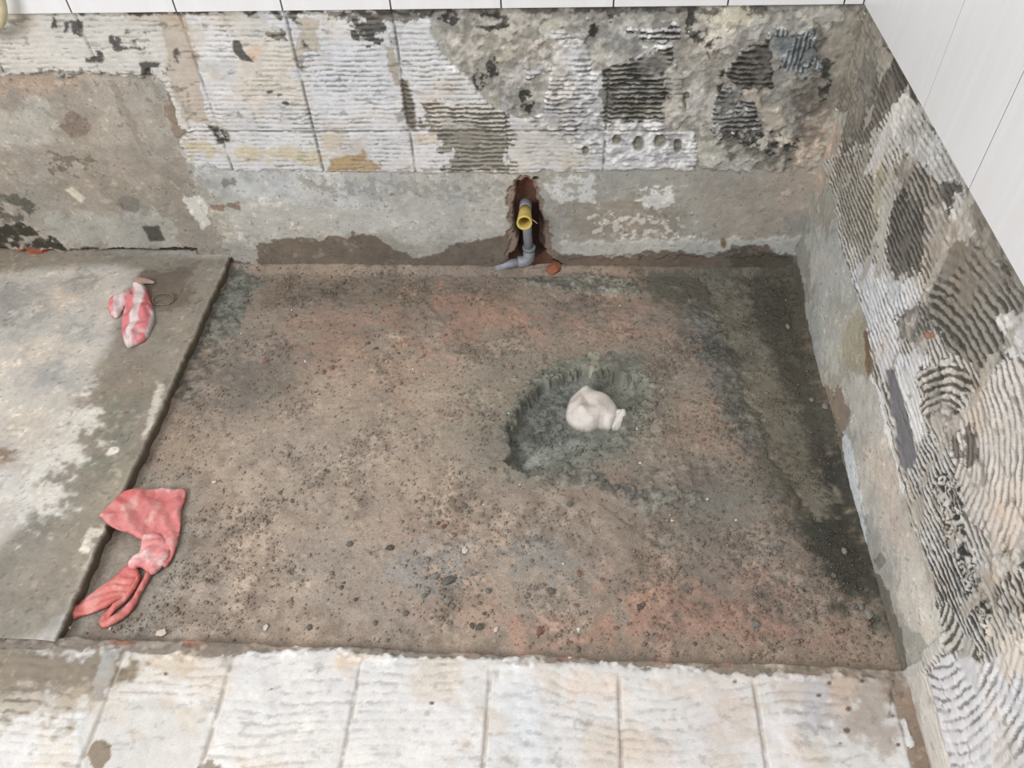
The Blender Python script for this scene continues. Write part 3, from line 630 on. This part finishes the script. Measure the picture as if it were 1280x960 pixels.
# ================================================================== screed strip with tile beds at the front
sc = Relief('floor', -2.95, .004, -1.75, -D+.03, .003, (150, 134, 118)); sc.z = ZS-.006; sc.stk = .2; sc.st = (.8, 1.6); sc.scab = .6
P = sc.paint
sc.F['ph'] = sc.B/.019+2.2*fbm(sc.A, sc.B, 4, 2, 17)
fj = [sc.uv((x, 880))[0] for x in (-690, -520, -355, -190, -20, 131, 276, 442, 610, 775, 946, 1120)]
fs = np.diff(fj)
EDGE = 9
up = [(x, y+EDGE) for x, y in [(-400, 830), (0, 800), (60, 797), (160, 803), (240, 812), (330, 806), (420, 800), (440, 806), (470, 812), (600, 812), (690, 816), (760, 818), (860, 826), (960, 832), (1050, 836), (1135, 842)]]
P(up+[(1240, 1200), (-500, 1200)], .0044, .007, M=1, top=(216, 214, 212), gro=(186, 181, 176), w=.9, amp=.0010)
P([(-400, 780), (60, 790), (160, 812), (170, 850), (100, 880), (0, 900), (-400, 940)], .03, .03, top=(142, 128, 108), gro=(120, 108, 92), base=(130, 118, 100), w=.8, amp=.001)
P([(-300, 870), (100, 862), (120, 885), (0, 905), (-300, 920)], .02, .025, top=(190, 178, 162), op=.8)
P([(120, 880), (200, 868), (262, 885), (268, 930), (230, 970), (110, 970), (100, 920)], .004, .005, top=(206, 203, 198), gro=(204, 200, 194), w=1.2, amp=.0, dh=-.002)
P(EL(124, 940, 13, 18), .005, .007, top=(146, 128, 106), gro=(136, 120, 100), w=1.)
P(EL(265, 960, 12, 10), .005, .007, top=(150, 138, 122), gro=(140, 126, 108), w=1.)
P([(128, 812), (150, 810), (130, 875), (116, 875)], .006, .006, top=(168, 164, 158), gro=(150, 146, 140), w=1., amp=.0)
P([(195, 820), (250, 815), (240, 850), (190, 850)], .015, .015, top=(200, 186, 166), op=.8)
for x, y, rx, ry, c in [(440, 830, 12, 20, (214, 196, 180)), (560, 900, 40, 40, (220, 218, 218)), (740, 860, 34, 18, (222, 202, 188)), (690, 820, 28, 14, (178, 176, 170)), (880, 860, 60, 24, (216, 204, 194)), (870, 836, 34, 10, (190, 190, 192)),
        (1050, 850, 30, 60, (196, 168, 146)), (1090, 880, 30, 60, (172, 158, 146)), (1000, 860, 30, 30, (200, 186, 176)), (1020, 890, 24, 40, (186, 186, 190)), (800, 930, 50, 30, (218, 208, 202)), (650, 900, 34, 60, (218, 220, 224)), (360, 940, 70, 30, (220, 216, 210)),
        (900, 900, 40, 40, (214, 206, 204)), (1120, 850, 16, 30, (150, 124, 102)), (980, 930, 30, 30, (222, 218, 220)), (300, 830, 40, 20, (206, 206, 208))]:
    P(EL(x, y, rx, ry), .02, .025, top=c, gro=tuple(v-22 for v in c), op=.85)
P([(1110, 830), (1144, 842), (1162, 900), (1182, 990), (1150, 990), (1130, 900)], .006, .006, base=(148, 124, 104), M=.0)
P([(1115, 840), (1120, 840), (1112, 900), (1108, 900)], .003, .003, top=(120, 108, 96))
for x, y, r_ in [(1058, 914, 4), (1036, 855, 3), (1060, 887, 4), (918, 853, 3), (1023, 870, 3), (1077, 852, 3), (1115, 896, 3), (1122, 932, 3), (1050, 930, 2), (208, 843, 3), (340, 862, 2), (540, 880, 3)]:
    P(EL(x, y, r_, r_*.8), .0015, .001, top=(118, 92, 78), gro=(112, 90, 76), w=1.2)
g = groove(sc.A+.004*sc.n3-.02*(sc.B+D+.1)*.2, fj, .0045)
# ragged broken front edge that steps down to the earth
ey = -D-.004+.010*fbm(sc.A, np.zeros_like(sc.A), 11, 4, 15)+.004*sc.n1
sc.F['h'] -= (ZS+.012)*sm(-.004, .010, sc.B-ey)+.004*sm(-.03, .0, sc.B-ey)
P([(x, y-24) for x, y in up]+[(x, y+4) for x, y in reversed(up)], .006, .01, base=(150, 136, 120), rough=.7)
for x, y in [(155, 800), (245, 802), (598, 812), (700, 822), (830, 822), (480, 804), (640, 815), (900, 830)]:
    P(EL(x, y+2, 16, 4), .004, .006, base=(146, 92, 74), op=.9)
sc.finish(fine=.0013, thick=.005, joints=(g*sm(-.02, -.06, sc.B-ey), (172, 158, 144)))
screed = sc.emit('floor_screed', ~(sc.cellmask(sc.M) > .9), sc.F['h'], sc.CB, M_CONC)
tag(screed, 'floor strip of pale screed with tile bed marks in front of the earth', 'floor', kind='structure')
ca, cb = sc.cell_ab(); on = sc.cellmask(sc.M, np.max) > .04
fe = [-9]+fj+[9]
for k in range(len(fe)-1):
    sel = on & (ca >= fe[k]) & (ca < fe[k+1])
    if sel.sum() > 60: sc.emit('mortar_bed', sel, sc.HP, sc.CP, M_MORTAR, screed)

# ================================================================== water pipe
E_ = at(662, 342, 'y', .022); YP = .022; RP = .0135
base = (float(E_[0]), YP, .012)
pipe = empty('water_pipe', base)
tag(pipe, 'grey plastic water pipe with yellow open stub rising from a chased wall slot', 'pipe')
top = at(657, 254, 'y', YP)
xb, zb = base[0], base[2]; xt, zt = float(top[0]), float(top[2])
tube_mesh('riser', [(xb, YP, zb+.02), (xb+(xt-xb)*.5, YP, (zb+zt)/2), (xt, YP, zt)], RP, M_PVC, pipe)
# foot elbow: sleeve up, bend, sleeve to the left
bend = [(xb, YP, zb+.052), (xb, YP, zb+.022)]
for k in range(1, 7):
    a = k/6*PI/2; bend.append((xb-.02*(1-math.cos(a)), YP-.004*k/6, zb+.022-.02*math.sin(a)))
bend += [(xb-.034, YP-.006, zb+.002)]
tube_mesh('elbow', bend, [.0175]*len(bend), M_PVC, pipe)
elb = bpy.data.objects['elbow']
tube_mesh('collar', [(xb, YP, zb+.046), (xb, YP, zb+.056)], .0192, M_PVC, pipe).parent = elb; bpy.data.objects['collar'].matrix_parent_inverse = Matrix()
tube_mesh('branch', [(xb-.03, YP-.006, zb+.002), (xb-.06, YP-.012, zb+.0), (xb-.10, YP-.02, zb-.012)], RP, M_PVC, pipe)
# top: bend towards the room, yellow threaded stub with open mouth
mo = at(655.5, 279, 'y', -.085)
mouth = Vector((float(mo[0]), -.085, float(mo[2])))
st = Vector((xt, YP-.002, zt-.004))
up_ = [(xt, YP, zt-.03), (xt, YP, zt-.008)]
tube_mesh('top_elbow', up_+[(xt, YP-.004, zt), tuple(st.lerp(mouth, .12)), tuple(st.lerp(mouth, .25))], [.0165]*5, M_PVC, pipe)
L_ = [st.lerp(mouth, t) for t in (.3, .42, .44, .6, .93, 1., 1., .97, .7, .16)]
stub = tube_mesh('stub', L_, [.0155, .0158, .0172, .0178, .0205, .0212, .0168, .0160, .0150, .0150], M_YEL, pipe, seg=22, axis=(mouth-st).normalized())
nb_ = st.lerp(mouth, .8)
tube_mesh('thread_tape', [nb_+Vector((.018, 0, .002)), nb_+Vector((.028, -.004, -.004)), nb_+Vector((.034, -.002, -.012))], .0012, M_HOSE, pipe, seg=6).parent = stub; bpy.data.objects['thread_tape'].matrix_parent_inverse = Matrix()

# ================================================================== soft things: crumpled plastic
def crumple(name, outline, zp, basef, height, R, cell, colf, crease=.25, cf=30, seed=0, parent=None, mat=M_FILM, rounds=1, under=.001):
    """a flattened, puffed piece of film over an outline on the ground, closed underneath"""
    Pq = np.array([at(x, y, 'z', zp)[:2] for x, y in outline])
    # round the outline
    for _ in range(rounds):
        Pn = []
        for i in range(len(Pq)):
            a, b = Pq[i], Pq[(i+1) % len(Pq)]; Pn += [a*.75+b*.25, a*.25+b*.75]
        Pq = np.array(Pn)
    x = np.arange(Pq[:, 0].min()-cell*2, Pq[:, 0].max()+cell*2, cell); y = np.arange(Pq[:, 1].min()-cell*2, Pq[:, 1].max()+cell*2, cell)
    A, B = np.meshgrid(x, y); d = sdf(A, B, Pq); nb, na = A.shape
    dc = .25*(d[:-1, :-1]+d[1:, :-1]+d[:-1, 1:]+d[1:, 1:]); keep = dc > 0
    i = np.arange(nb*na).reshape(nb, na); q = np.stack([i[:-1, :-1], i[:-1, 1:], i[1:, 1:], i[1:, :-1]], -1)[keep]
    cnt = {}
    for f in q:
        for k in range(4):
            e = (f[k], f[(k+1) % 4]); cnt[e] = cnt.get(e, 0)+1
    bnd = set()
    for (a, b) in cnt:
        if (b, a) not in cnt: bnd.add(a); bnd.add(b)
    gy, gx = np.gradient(d, cell)
    isb = np.zeros(nb*na, bool); isb[list(bnd)] = True; isb = isb.reshape(nb, na)
    gl = np.maximum(gx*gx+gy*gy, .3)
    A = np.where(isb, A-np.clip(d, -cell, cell)*gx/gl, A); B = np.where(isb, B-np.clip(d, -cell, cell)*gy/gl, B); d = np.where(isb, 0, np.maximum(d, 0))
    t = np.clip(d/R, 0, 1); pf = np.sqrt(np.maximum(0, 1-(1-t)**2))
    wx, wy = A+.02*fbm(A, B, 12, 2, seed+3), B+.02*fbm(A, B, 12, 2, seed+4)
    rr = np.random.RandomState(seed); fold = 0*A; na_ = 0
    for k in range(6):
        th = rr.uniform(0, PI); fq = cf*(.5+.32*k); ph_ = (wx*math.cos(th)+wy*math.sin(th))*fq+rr.uniform(0, 1)+.5*fbm(A, B, cf*.5, 2, seed+k)
        amp_ = 1/(1+.7*k); fold = fold+amp_*(4*np.abs(ph_-np.floor(ph_)-.5)-1)*sm(-.35, .35, fbm(A, B, cf*.4, 2, seed+20+k)); na_ += amp_
    fold = fold/na_*2.2
    rid = np.clip(.5+.5*fold, 0, 1); soft = fbm(A, B, cf*.45, 3, seed+8)
    bz = basef(A, B)
    Z = bz+under+pf*height*(1+.5*crease*soft)+crease*height*fold*sm(0, .25, t)
    Z = np.maximum(Z, bz+under*.9+.0006*sm(0, .2, t))
    ids, inv = np.unique(q, return_inverse=True); q = inv.reshape(q.shape)
    V = np.stack([A, B, Z], -1).reshape(-1, 3)[ids]; C = colf(A, B, d, rid, soft).reshape(-1, 3)[ids]
    bz = (bz+under*.5).reshape(-1)[ids]; ib = isb.reshape(-1)[ids]
    m = np.where(ib, np.arange(len(V)), -1); inn = np.where(~ib)[0]; m[inn] = len(V)+np.arange(len(inn))
    V2 = V[inn].copy(); V2[:, 2] = np.minimum(bz[inn], V2[:, 2]-.0008)
    Va = np.concatenate([V, V2]); Ca = np.concatenate([C, C[inn]]); Fa = np.concatenate([q, m[q][:, ::-1]])
    if parent is not None: Va = Va-np.array(parent.location)
    else:
        o_ = Va.mean(0); o_[2] = Va[:, 2].min(); Va = Va-o_
    ob = mesh_np(name, Va, Fa, Ca, mat, parent)
    if parent is None: ob.location = o_
    return ob
def tri_(A, c): return np.ones(A.shape+(3,))*lin(c)
def mixc(C, c, m): return C+(lin(c)-C)*m[..., None]

# --- dusty red bag: fan-shaped body half on the slab edge, neck, and two torn handles on the earth
def red_base(A, B):
    xe = -W+.003
    return .006+(ZS-.002)*sm(.13, -.005, A-xe)*sm(-D+.08, -D+.20, B)+0*A
def red_col(A, B, d, rid, soft):
    C = tri_(A, (206, 126, 124)); C = mixc(C, (224, 172, 168), sm(.0, .5, fbm(A, B, 45, 4, 12)+.3*soft)*.75)
    C = mixc(C, (200, 100, 100), sm(.1, .5, fbm(A, B, 14, 3, 71))*.7)
    return mixc(C, (228, 184, 180), sm(.55, .95, rid)*.35)
def red_pale(A, B, d, rid, soft):
    C = tri_(A, (214, 138, 138)); return mixc(C, (232, 202, 200), sm(-.2, .4, fbm(A, B, 30, 4, 44))*.85)
def red_tail(A, B, d, rid, soft):
    C = tri_(A, (202, 116, 110)); return mixc(C, (222, 156, 150), sm(.0, .5, fbm(A, B, 30, 3, 19))*.7)
rb = empty('plastic_bag', tuple(np.array([*at(185, 690, 'z', .006)[:2], .004])))
tag(rb, 'crumpled dusty red plastic bag with two long handles across the slab edge', 'plastic bag')
bo = crumple('bag_body', [(122, 646), (130, 636), (139, 628), (147, 619), (155, 612), (174, 606), (183, 607), (196, 602), (212, 601), (227, 598), (225, 613), (219, 628), (220, 640), (218, 652), (214, 673), (203, 696), (196, 700), (188, 690), (180, 676), (174, 669), (165, 665), (157, 661), (148, 661), (139, 658), (129, 652), (127, 647)], .045, red_base, .009, .03, .003, red_col, .75, 24, 3, rb)
crumple('bag_neck', [(178, 664), (190, 660), (208, 668), (213, 676), (204, 696), (192, 711), (182, 714), (176, 706), (170, 704), (164, 709), (156, 706), (159, 697), (168, 690), (173, 684), (174, 672)], .03, red_base, .012, .022, .003, red_pale, .6, 30, 8, rb, under=.004)
crumple('handle', [(160, 702), (168, 704), (174, 712), (171, 722), (160, 740), (148, 750), (135, 757), (122, 762), (108, 767), (97, 770), (90, 774), (87, 770), (86, 761), (93, 756), (106, 746), (120, 734), (130, 728), (140, 720), (150, 710)], .015, lambda A, B: .007+0*A, .008, .016, .0028, red_tail, .8, 34, 14, rb)
crumple('handle', [(184, 709), (190, 714), (180, 732), (174, 742), (168, 756), (158, 767), (149, 775), (136, 781), (126, 785), (121, 780), (124, 766), (136, 757), (150, 746), (162, 734), (170, 716), (176, 714), (172, 730), (163, 742), (150, 756), (138, 766), (137, 770), (148, 763), (160, 751), (170, 736), (178, 720)], .015, lambda A, B: .006+0*A, .009, .010, .0028, red_tail, .6, 40, 22, rb)

# --- red and white striped bag on the slab
def stripe_col(A, B, d, rid, soft):
    p0, p1 = at(150, 420, 'z', ZS), at(165, 350, 'z', ZS); tx, ty = (p1-p0)[:2]; l = math.hypot(tx, ty); nx, ny = ty/l, -tx/l
    u = (A-p0[0])*nx+(B-p0[1])*ny+.010*fbm(A, B, 20, 2, 6)+.006*soft
    s_ = sm(-.6, .0, np.sin(2*PI*u/.050+.2))
    C = mixc(tri_(A, (220, 206, 206)), (214, 124, 130), s_*sm(-.8, -.1, fbm(A, B, 26, 3, 18)))
    return mixc(C, (236, 224, 222), sm(.2, .6, fbm(A, B, 50, 3, 15))*.3)
sbg = empty('plastic_bag', tuple(np.array([*at(163, 395, 'z', ZS)[:2], ZS])))
tag(sbg, 'crumpled red and white striped plastic bag lying on the concrete slab', 'plastic bag')
zb_ = lambda A, B: ZS+.001+0*A
crumple('bag_body', [(166, 352), (178, 350), (184, 362), (191, 386), (190, 400), (184, 412), (180, 420), (170, 425), (158, 430), (154, 428), (150, 420), (149, 404), (150, 392), (154, 378), (158, 364)], ZS+.02, zb_, .024, .034, .003, stripe_col, .55, 20, 31, sbg)
crumple('bag_flap', [(134, 374), (142, 364), (158, 360), (166, 364), (164, 376), (154, 378), (152, 384), (148, 392), (140, 395), (134, 388)], ZS+.015, zb_, .017, .018, .003, stripe_col, .6, 30, 36, sbg)
crumple('bag_flap', [(166, 350), (170, 345), (182, 346), (195, 351), (192, 354), (182, 354), (172, 356)], ZS+.005, zb_, .005, .012, .003, lambda A, B, d, r, s: tri_(A, (176, 150, 140)), .3, 30, 39, sbg)

# --- white bundle plugging the drain in the hole
def bund_col(A, B, d, rid, soft):
    C = tri_(A, (214, 208, 202)); C = mixc(C, (226, 224, 222), sm(0, .4, soft)*.7); return mixc(C, (196, 180, 170), sm(.1, .5, fbm(A, B, 16, 3, 63))*.5)
HZ = -.036
bd = empty('plastic_bundle', tuple(np.array([*at(740, 515, 'z', -.02)[:2], HZ])))
tag(bd, 'knotted dirty white plastic bundle plugging the hole in the earth', 'bundle')
hb_ = lambda A, B: HZ+0*A
crumple('bundle_body', [(706, 517), (709, 500), (718, 488), (734, 478), (744, 486), (758, 490), (768, 498), (775, 510), (774, 522), (764, 534), (752, 530), (740, 535), (724, 533), (711, 526)], -.012, hb_, .044, .05, .003, bund_col, .34, 13, 52, bd)
crumple('knot', [(764, 512), (774, 509), (785, 517), (786, 529), (776, 533), (764, 533), (758, 522)], -.014, hb_, .034, .022, .003, bund_col, .35, 30, 57, bd)

# ------------------------------------------------------------------ thin wire loop beside the striped bag
def wire_pts():
    c = at(205, 376, 'z', ZS); pts = []
    for k in range(40):
        t = k/39*2*PI*1.35; r = .032*(1-.12*k/39)
        pts.append((c[0]+r*1.05*math.cos(t)-.3*r*math.sin(t)*.4, c[1]+r*.85*math.sin(t), ZS+.0045+.0035*k/39+.002*math.sin(3*t)))
    return pts
wr = tube_mesh('wire_loop', wire_pts(), .0016, M_WIRE, seg=6)
tag(wr, 'thin wire twisted into a loop on the damp slab beside the striped bag', 'wire')

# ------------------------------------------------------------------ cream hose hanging at the far left of the back wall
h0 = at(2, 40, 'y', -.06); hp = []
for k in range(25):
    t = -PI*.10+k/24*PI*1.2
    hp.append((h0[0]-.043+.075*math.cos(-t), -.05, h0[2]+.10-.10*math.sin(t)))
hp = [(hp[0][0]+.004, -.045, hp[0][2]+.35)]+hp+[(hp[-1][0]-.004, -.045, hp[-1][2]+.35)]
hs_ = tube_mesh('hose', hp, .012, M_HOSE, seg=12)
tag(hs_, 'cream plastic hose looped against the tiled wall above the recessed render', 'hose')

# ================================================================== loose pieces on the earth
def rock_mesh(name, seed, mat, C, flat=.6):
    r_ = random.Random(seed); bm = bmesh.new(); bmesh.ops.create_icosphere(bm, subdivisions=1, radius=1)
    for v in bm.verts:
        v.co *= r_.uniform(.55, 1.15); v.co.z *= flat
    me = bpy.data.meshes.new(name); bm.to_mesh(me); bm.free()
    ca_ = me.color_attributes.new('Col', 'FLOAT_COLOR', 'POINT'); c = pg(C, .6)
    ca_.data.foreach_set('color', np.concatenate([np.ones((len(me.vertices), 3))*c, np.ones((len(me.vertices), 1))], 1).astype(np.float32).ravel())
    me.materials.append(mat); return me
kinds = {
    'mortar_crumb': [rock_mesh('mortar_crumb', 10+k, M_CONC, c) for k, c in enumerate([(118, 120, 112), (104, 102, 94), (132, 128, 118)])],
    'brick_chip': [rock_mesh('brick_chip', 30+k, M_CONC, c) for k, c in enumerate([(156, 92, 74), (140, 84, 70)])],
    'white_chip': [rock_mesh('white_chip', 50+k, M_CONC, c) for k, c in enumerate([(214, 210, 200), (196, 190, 178)])],
    'dark_crumb': [rock_mesh('dark_crumb', 70+k, M_CONC, c) for k, c in enumerate([(96, 86, 76), (108, 98, 86)])]}
lab = {'mortar_crumb': ('small grey mortar crumb', 'mortar crumb', 'grey mortar crumbs'),
       'brick_chip': ('small reddish brick chip', 'brick chip', 'brick chips'),
       'white_chip': ('tiny white plaster chip', 'plaster chip', 'white chips'),
       'dark_crumb': ('dark brown earth clod', 'clod', 'dark clods')}
def chip(kind, px, py, size, label=None):
    p = at(px, py, 'z', 0); me = rnd.choice(kinds[kind]); o = bpy.data.objects.new(kind, me); col.objects.link(o)
    s_ = size*.39/600
    o.scale = (s_*rnd.uniform(.85, 1.2), s_*rnd.uniform(.7, 1.0), s_*rnd.uniform(.8, 1.1)); o.rotation_euler = (rnd.uniform(-.25, .25), rnd.uniform(-.25, .25), rnd.uniform(0, 6.3))
    o.location = (p[0], p[1], floor_h(p[0], p[1])+s_*.30)
    l, c, g_ = lab[kind]; hx, hy = fl.uv((715, 520))
    where = ('near the mortar-lined hole' if math.hypot((p[0]-hx)/.30, (p[1]-hy)/.22) < 1 else 'by the foot of the comb-marked side wall' if p[0] > -.20 else
             'near the pale screed strip' if p[1] < -D+.24 else 'near the wall with the pipe' if p[1] > -.27 else 'near the concrete slab' if p[0] < -W+.45 else 'on open earth')
    l = l+' '+where; g_ = g_+' '+where
    if label: tag(o, label, c)
    else: tag(o, l, c, g_)
for x, y, s_ in [(560, 728, 26), (545, 722, 18), (534, 738, 16), (530, 746, 14), (560, 752, 18), (566, 758, 12), (507, 768, 13), (474, 364, 15), (466, 368, 12), (387, 785, 14), (438, 682, 14), (690, 740, 16), (660, 745, 14), (712, 632, 16), (582, 634, 12), (610, 740, 16), (1004, 392, 13),
        (985, 408, 14), (990, 665, 14), (1042, 720, 14), (1010, 340, 12), (960, 690, 18), (975, 680, 16), (946, 780, 16), (968, 690, 14), (1085, 770, 18), (1076, 760, 14), (1015, 500, 14), (1030, 512, 16), (878, 680, 12), (833, 652, 12), (645, 495, 15), (660, 478, 14), (690, 470, 14), (640, 520, 14), (632, 548, 16), (700, 590, 14), (742, 600, 15), (770, 612, 14), (800, 618, 15), (530, 548, 13), (520, 560, 11), (900, 700, 12), (1000, 740, 15), (940, 440, 12), (1055, 690, 14), (700, 525, 20)]:
    chip('mortar_crumb', x, y, s_)
for x, y, s_ in [(555, 660, 15), (548, 655, 11), (724, 718, 13), (770, 786, 10), (820, 590, 10), (415, 460, 12), (405, 465, 13), (332, 452, 11), (530, 445, 10), (600, 755, 9), (893, 505, 9), (640, 460, 10), (880, 550, 9), (870, 440, 9), (520, 628, 10), (720, 758, 10), (752, 726, 9), (300, 640, 9), (675, 790, 17)]:
    chip('brick_chip', x, y, s_)
chip('white_chip', 581, 690, 14, 'largest white plaster pebble, alone on the earth in front of the hole')
for x, y, s_ in [(365, 388, 7), (302, 418, 6), (382, 453, 7), (427, 571, 8), (330, 711, 6), (333, 785, 11), (605, 632, 6), (650, 607, 6), (800, 580, 8), (884, 625, 6), (620, 788, 10), (723, 788, 9), (88, 786, 8), (139, 787, 7), (775, 383, 7), (516, 461, 7), (530, 467, 6), (483, 452, 6), (268, 603, 11), (704, 706, 8), (982, 376, 5), (840, 652, 8), (920, 650, 7), (636, 517, 6), (796, 537, 6)]:
    chip('white_chip', x, y, s_)
for x, y, s_ in [(600, 785, 18), (590, 783, 14), (488, 686, 17), (370, 396, 10), (460, 430, 16), (470, 436, 12), (498, 442, 10), (410, 592, 9), (407, 590, 8), (427, 735, 12), (430, 730, 9), (723, 812, 12), (868, 806, 10), (445, 750, 10), (606, 768, 9), (800, 760, 14), (803, 757, 12), (366, 628, 11), (351, 617, 12), (260, 727, 11), (255, 650, 9), (470, 780, 10), (430, 355, 10), (860, 372, 12), (870, 376, 12)]:
    chip('dark_crumb', x, y, s_)
p = at(197, 795, 'z', .02); o = bpy.data.objects.new('brick_chip', rock_mesh('brick_chip', 99, M_CONC, (206, 186, 166))); col.objects.link(o)
o.scale = (.015, .010, .009); o.location = (p[0], p[1]+.01, floor_h(p[0], p[1]+.01)+.006); tag(o, 'pale pinkish brick flake against the screed edge near the red bag', 'brick chip')
# broken brick showing beside the pipe foot
p = at(693, 337, 'y', -.004); o = bpy.data.objects.new('brick_fragment', rock_mesh('brick_fragment', 88, M_BRICK, (170, 90, 62), .7)); col.objects.link(o)
o.scale = (.036, .026, .030); o.location = (p[0], -.004, p[2]+.006); tag(o, 'broken orange brick fragment at the wall foot beside the grey pipe', 'brick')

# fine crumbs nobody could count
def crumbs(n, seed):
    R_ = np.random.RandomState(seed); X, Y = [], []
    xs = R_.uniform(-W+.012, -.012, n*6); ys = R_.uniform(-D+.012, -.012, n*6)
    dens = .10+.55*sm(.0, .5, fbm(xs, ys, 9, 4, 61))+.35*sm(.1, .4, fbm(xs, ys, 30, 3, 62))
    dens += .8*sm(-.50, -.1, xs)*sm(-.15, -.5, ys)*sm(-.1, .3, fbm(xs, ys, 12, 3, 64))
    hx, hy = fl.uv((720, 520)); dens += .5*np.exp(-(((xs-hx)/.2)**2+((ys-hy)/.16)**2))
    k = R_.uniform(0, 1, n*6) < dens*.5; 
    for ol, zz in (([(700, 517), (703, 490), (734, 470), (775, 488), (792, 512), (790, 538), (740, 545), (704, 535)], -.015), ([(80, 770), (120, 640), (165, 600), (232, 594), (225, 680), (190, 740), (120, 795)], .02)):
        k &= sdf(xs, ys, [at(x, y, 'z', zz)[:2] for x, y in ol]) < 0
    xs, ys = xs[k][:n], ys[k][:n]; m = len(xs)
    sz = .0011*np.exp(R_.normal(.35, .5, m)); sz = np.clip(sz, .0008, .005)
    ang = R_.uniform(0, 6.28, m); el = R_.uniform(.6, 1.3, m)
    octv = np.array([(1, 0, 0), (0, 1, 0), (-1, 0, 0), (0, -1, 0), (0, 0, .8), (0, 0, -.8)], float)
    octf = np.array([(0, 1, 4), (1, 2, 4), (2, 3, 4), (3, 0, 4), (1, 0, 5), (2, 1, 5), (3, 2, 5), (0, 3, 5)])
    jit = 1+R_.uniform(-.3, .3, (m, 6, 3)); v = octv[None]*jit*sz[:, None, None]; v[..., 0] *= el[:, None]
    c, s_ = np.cos(ang)[:, None], np.sin(ang)[:, None]; vx = v[..., 0]*c-v[..., 1]*s_; vy = v[..., 0]*s_+v[..., 1]*c
    jj = np.clip(np.searchsorted(fl.b, ys), 0, len(fl.b)-1); ii = np.clip(np.searchsorted(fl.a, xs), 0, len(fl.a)-1)
    z = fl.F['h'][jj, ii]; V = np.stack([vx+xs[:, None], vy+ys[:, None], v[..., 2]+(z+sz*.45)[:, None]], -1).reshape(-1, 3)
    F = (octf[None]+(np.arange(m)*6)[:, None, None]).reshape(-1, 3)
    pal = lin(np.array([(112, 102, 92), (92, 86, 77), (128, 118, 106), (104, 104, 98), (140, 96, 80), (78, 72, 64), (170, 162, 150)]))
    ci = pal[R_.choice(7, m, p=[.30, .22, .17, .14, .08, .075, .015])]
    ci = .45*ci+.55*fl.CB[jj, ii]*(.8+.45*R_.uniform(0, 1, (m, 1)))
    return mesh_np('gravel', V, F, np.repeat(ci, 6, 0), M_CONC, None, False)
gv = crumbs(22000, 5); tag(gv, 'fine crumbs of earth, mortar and brick strewn over the dug-out floor', 'gravel', kind='stuff')
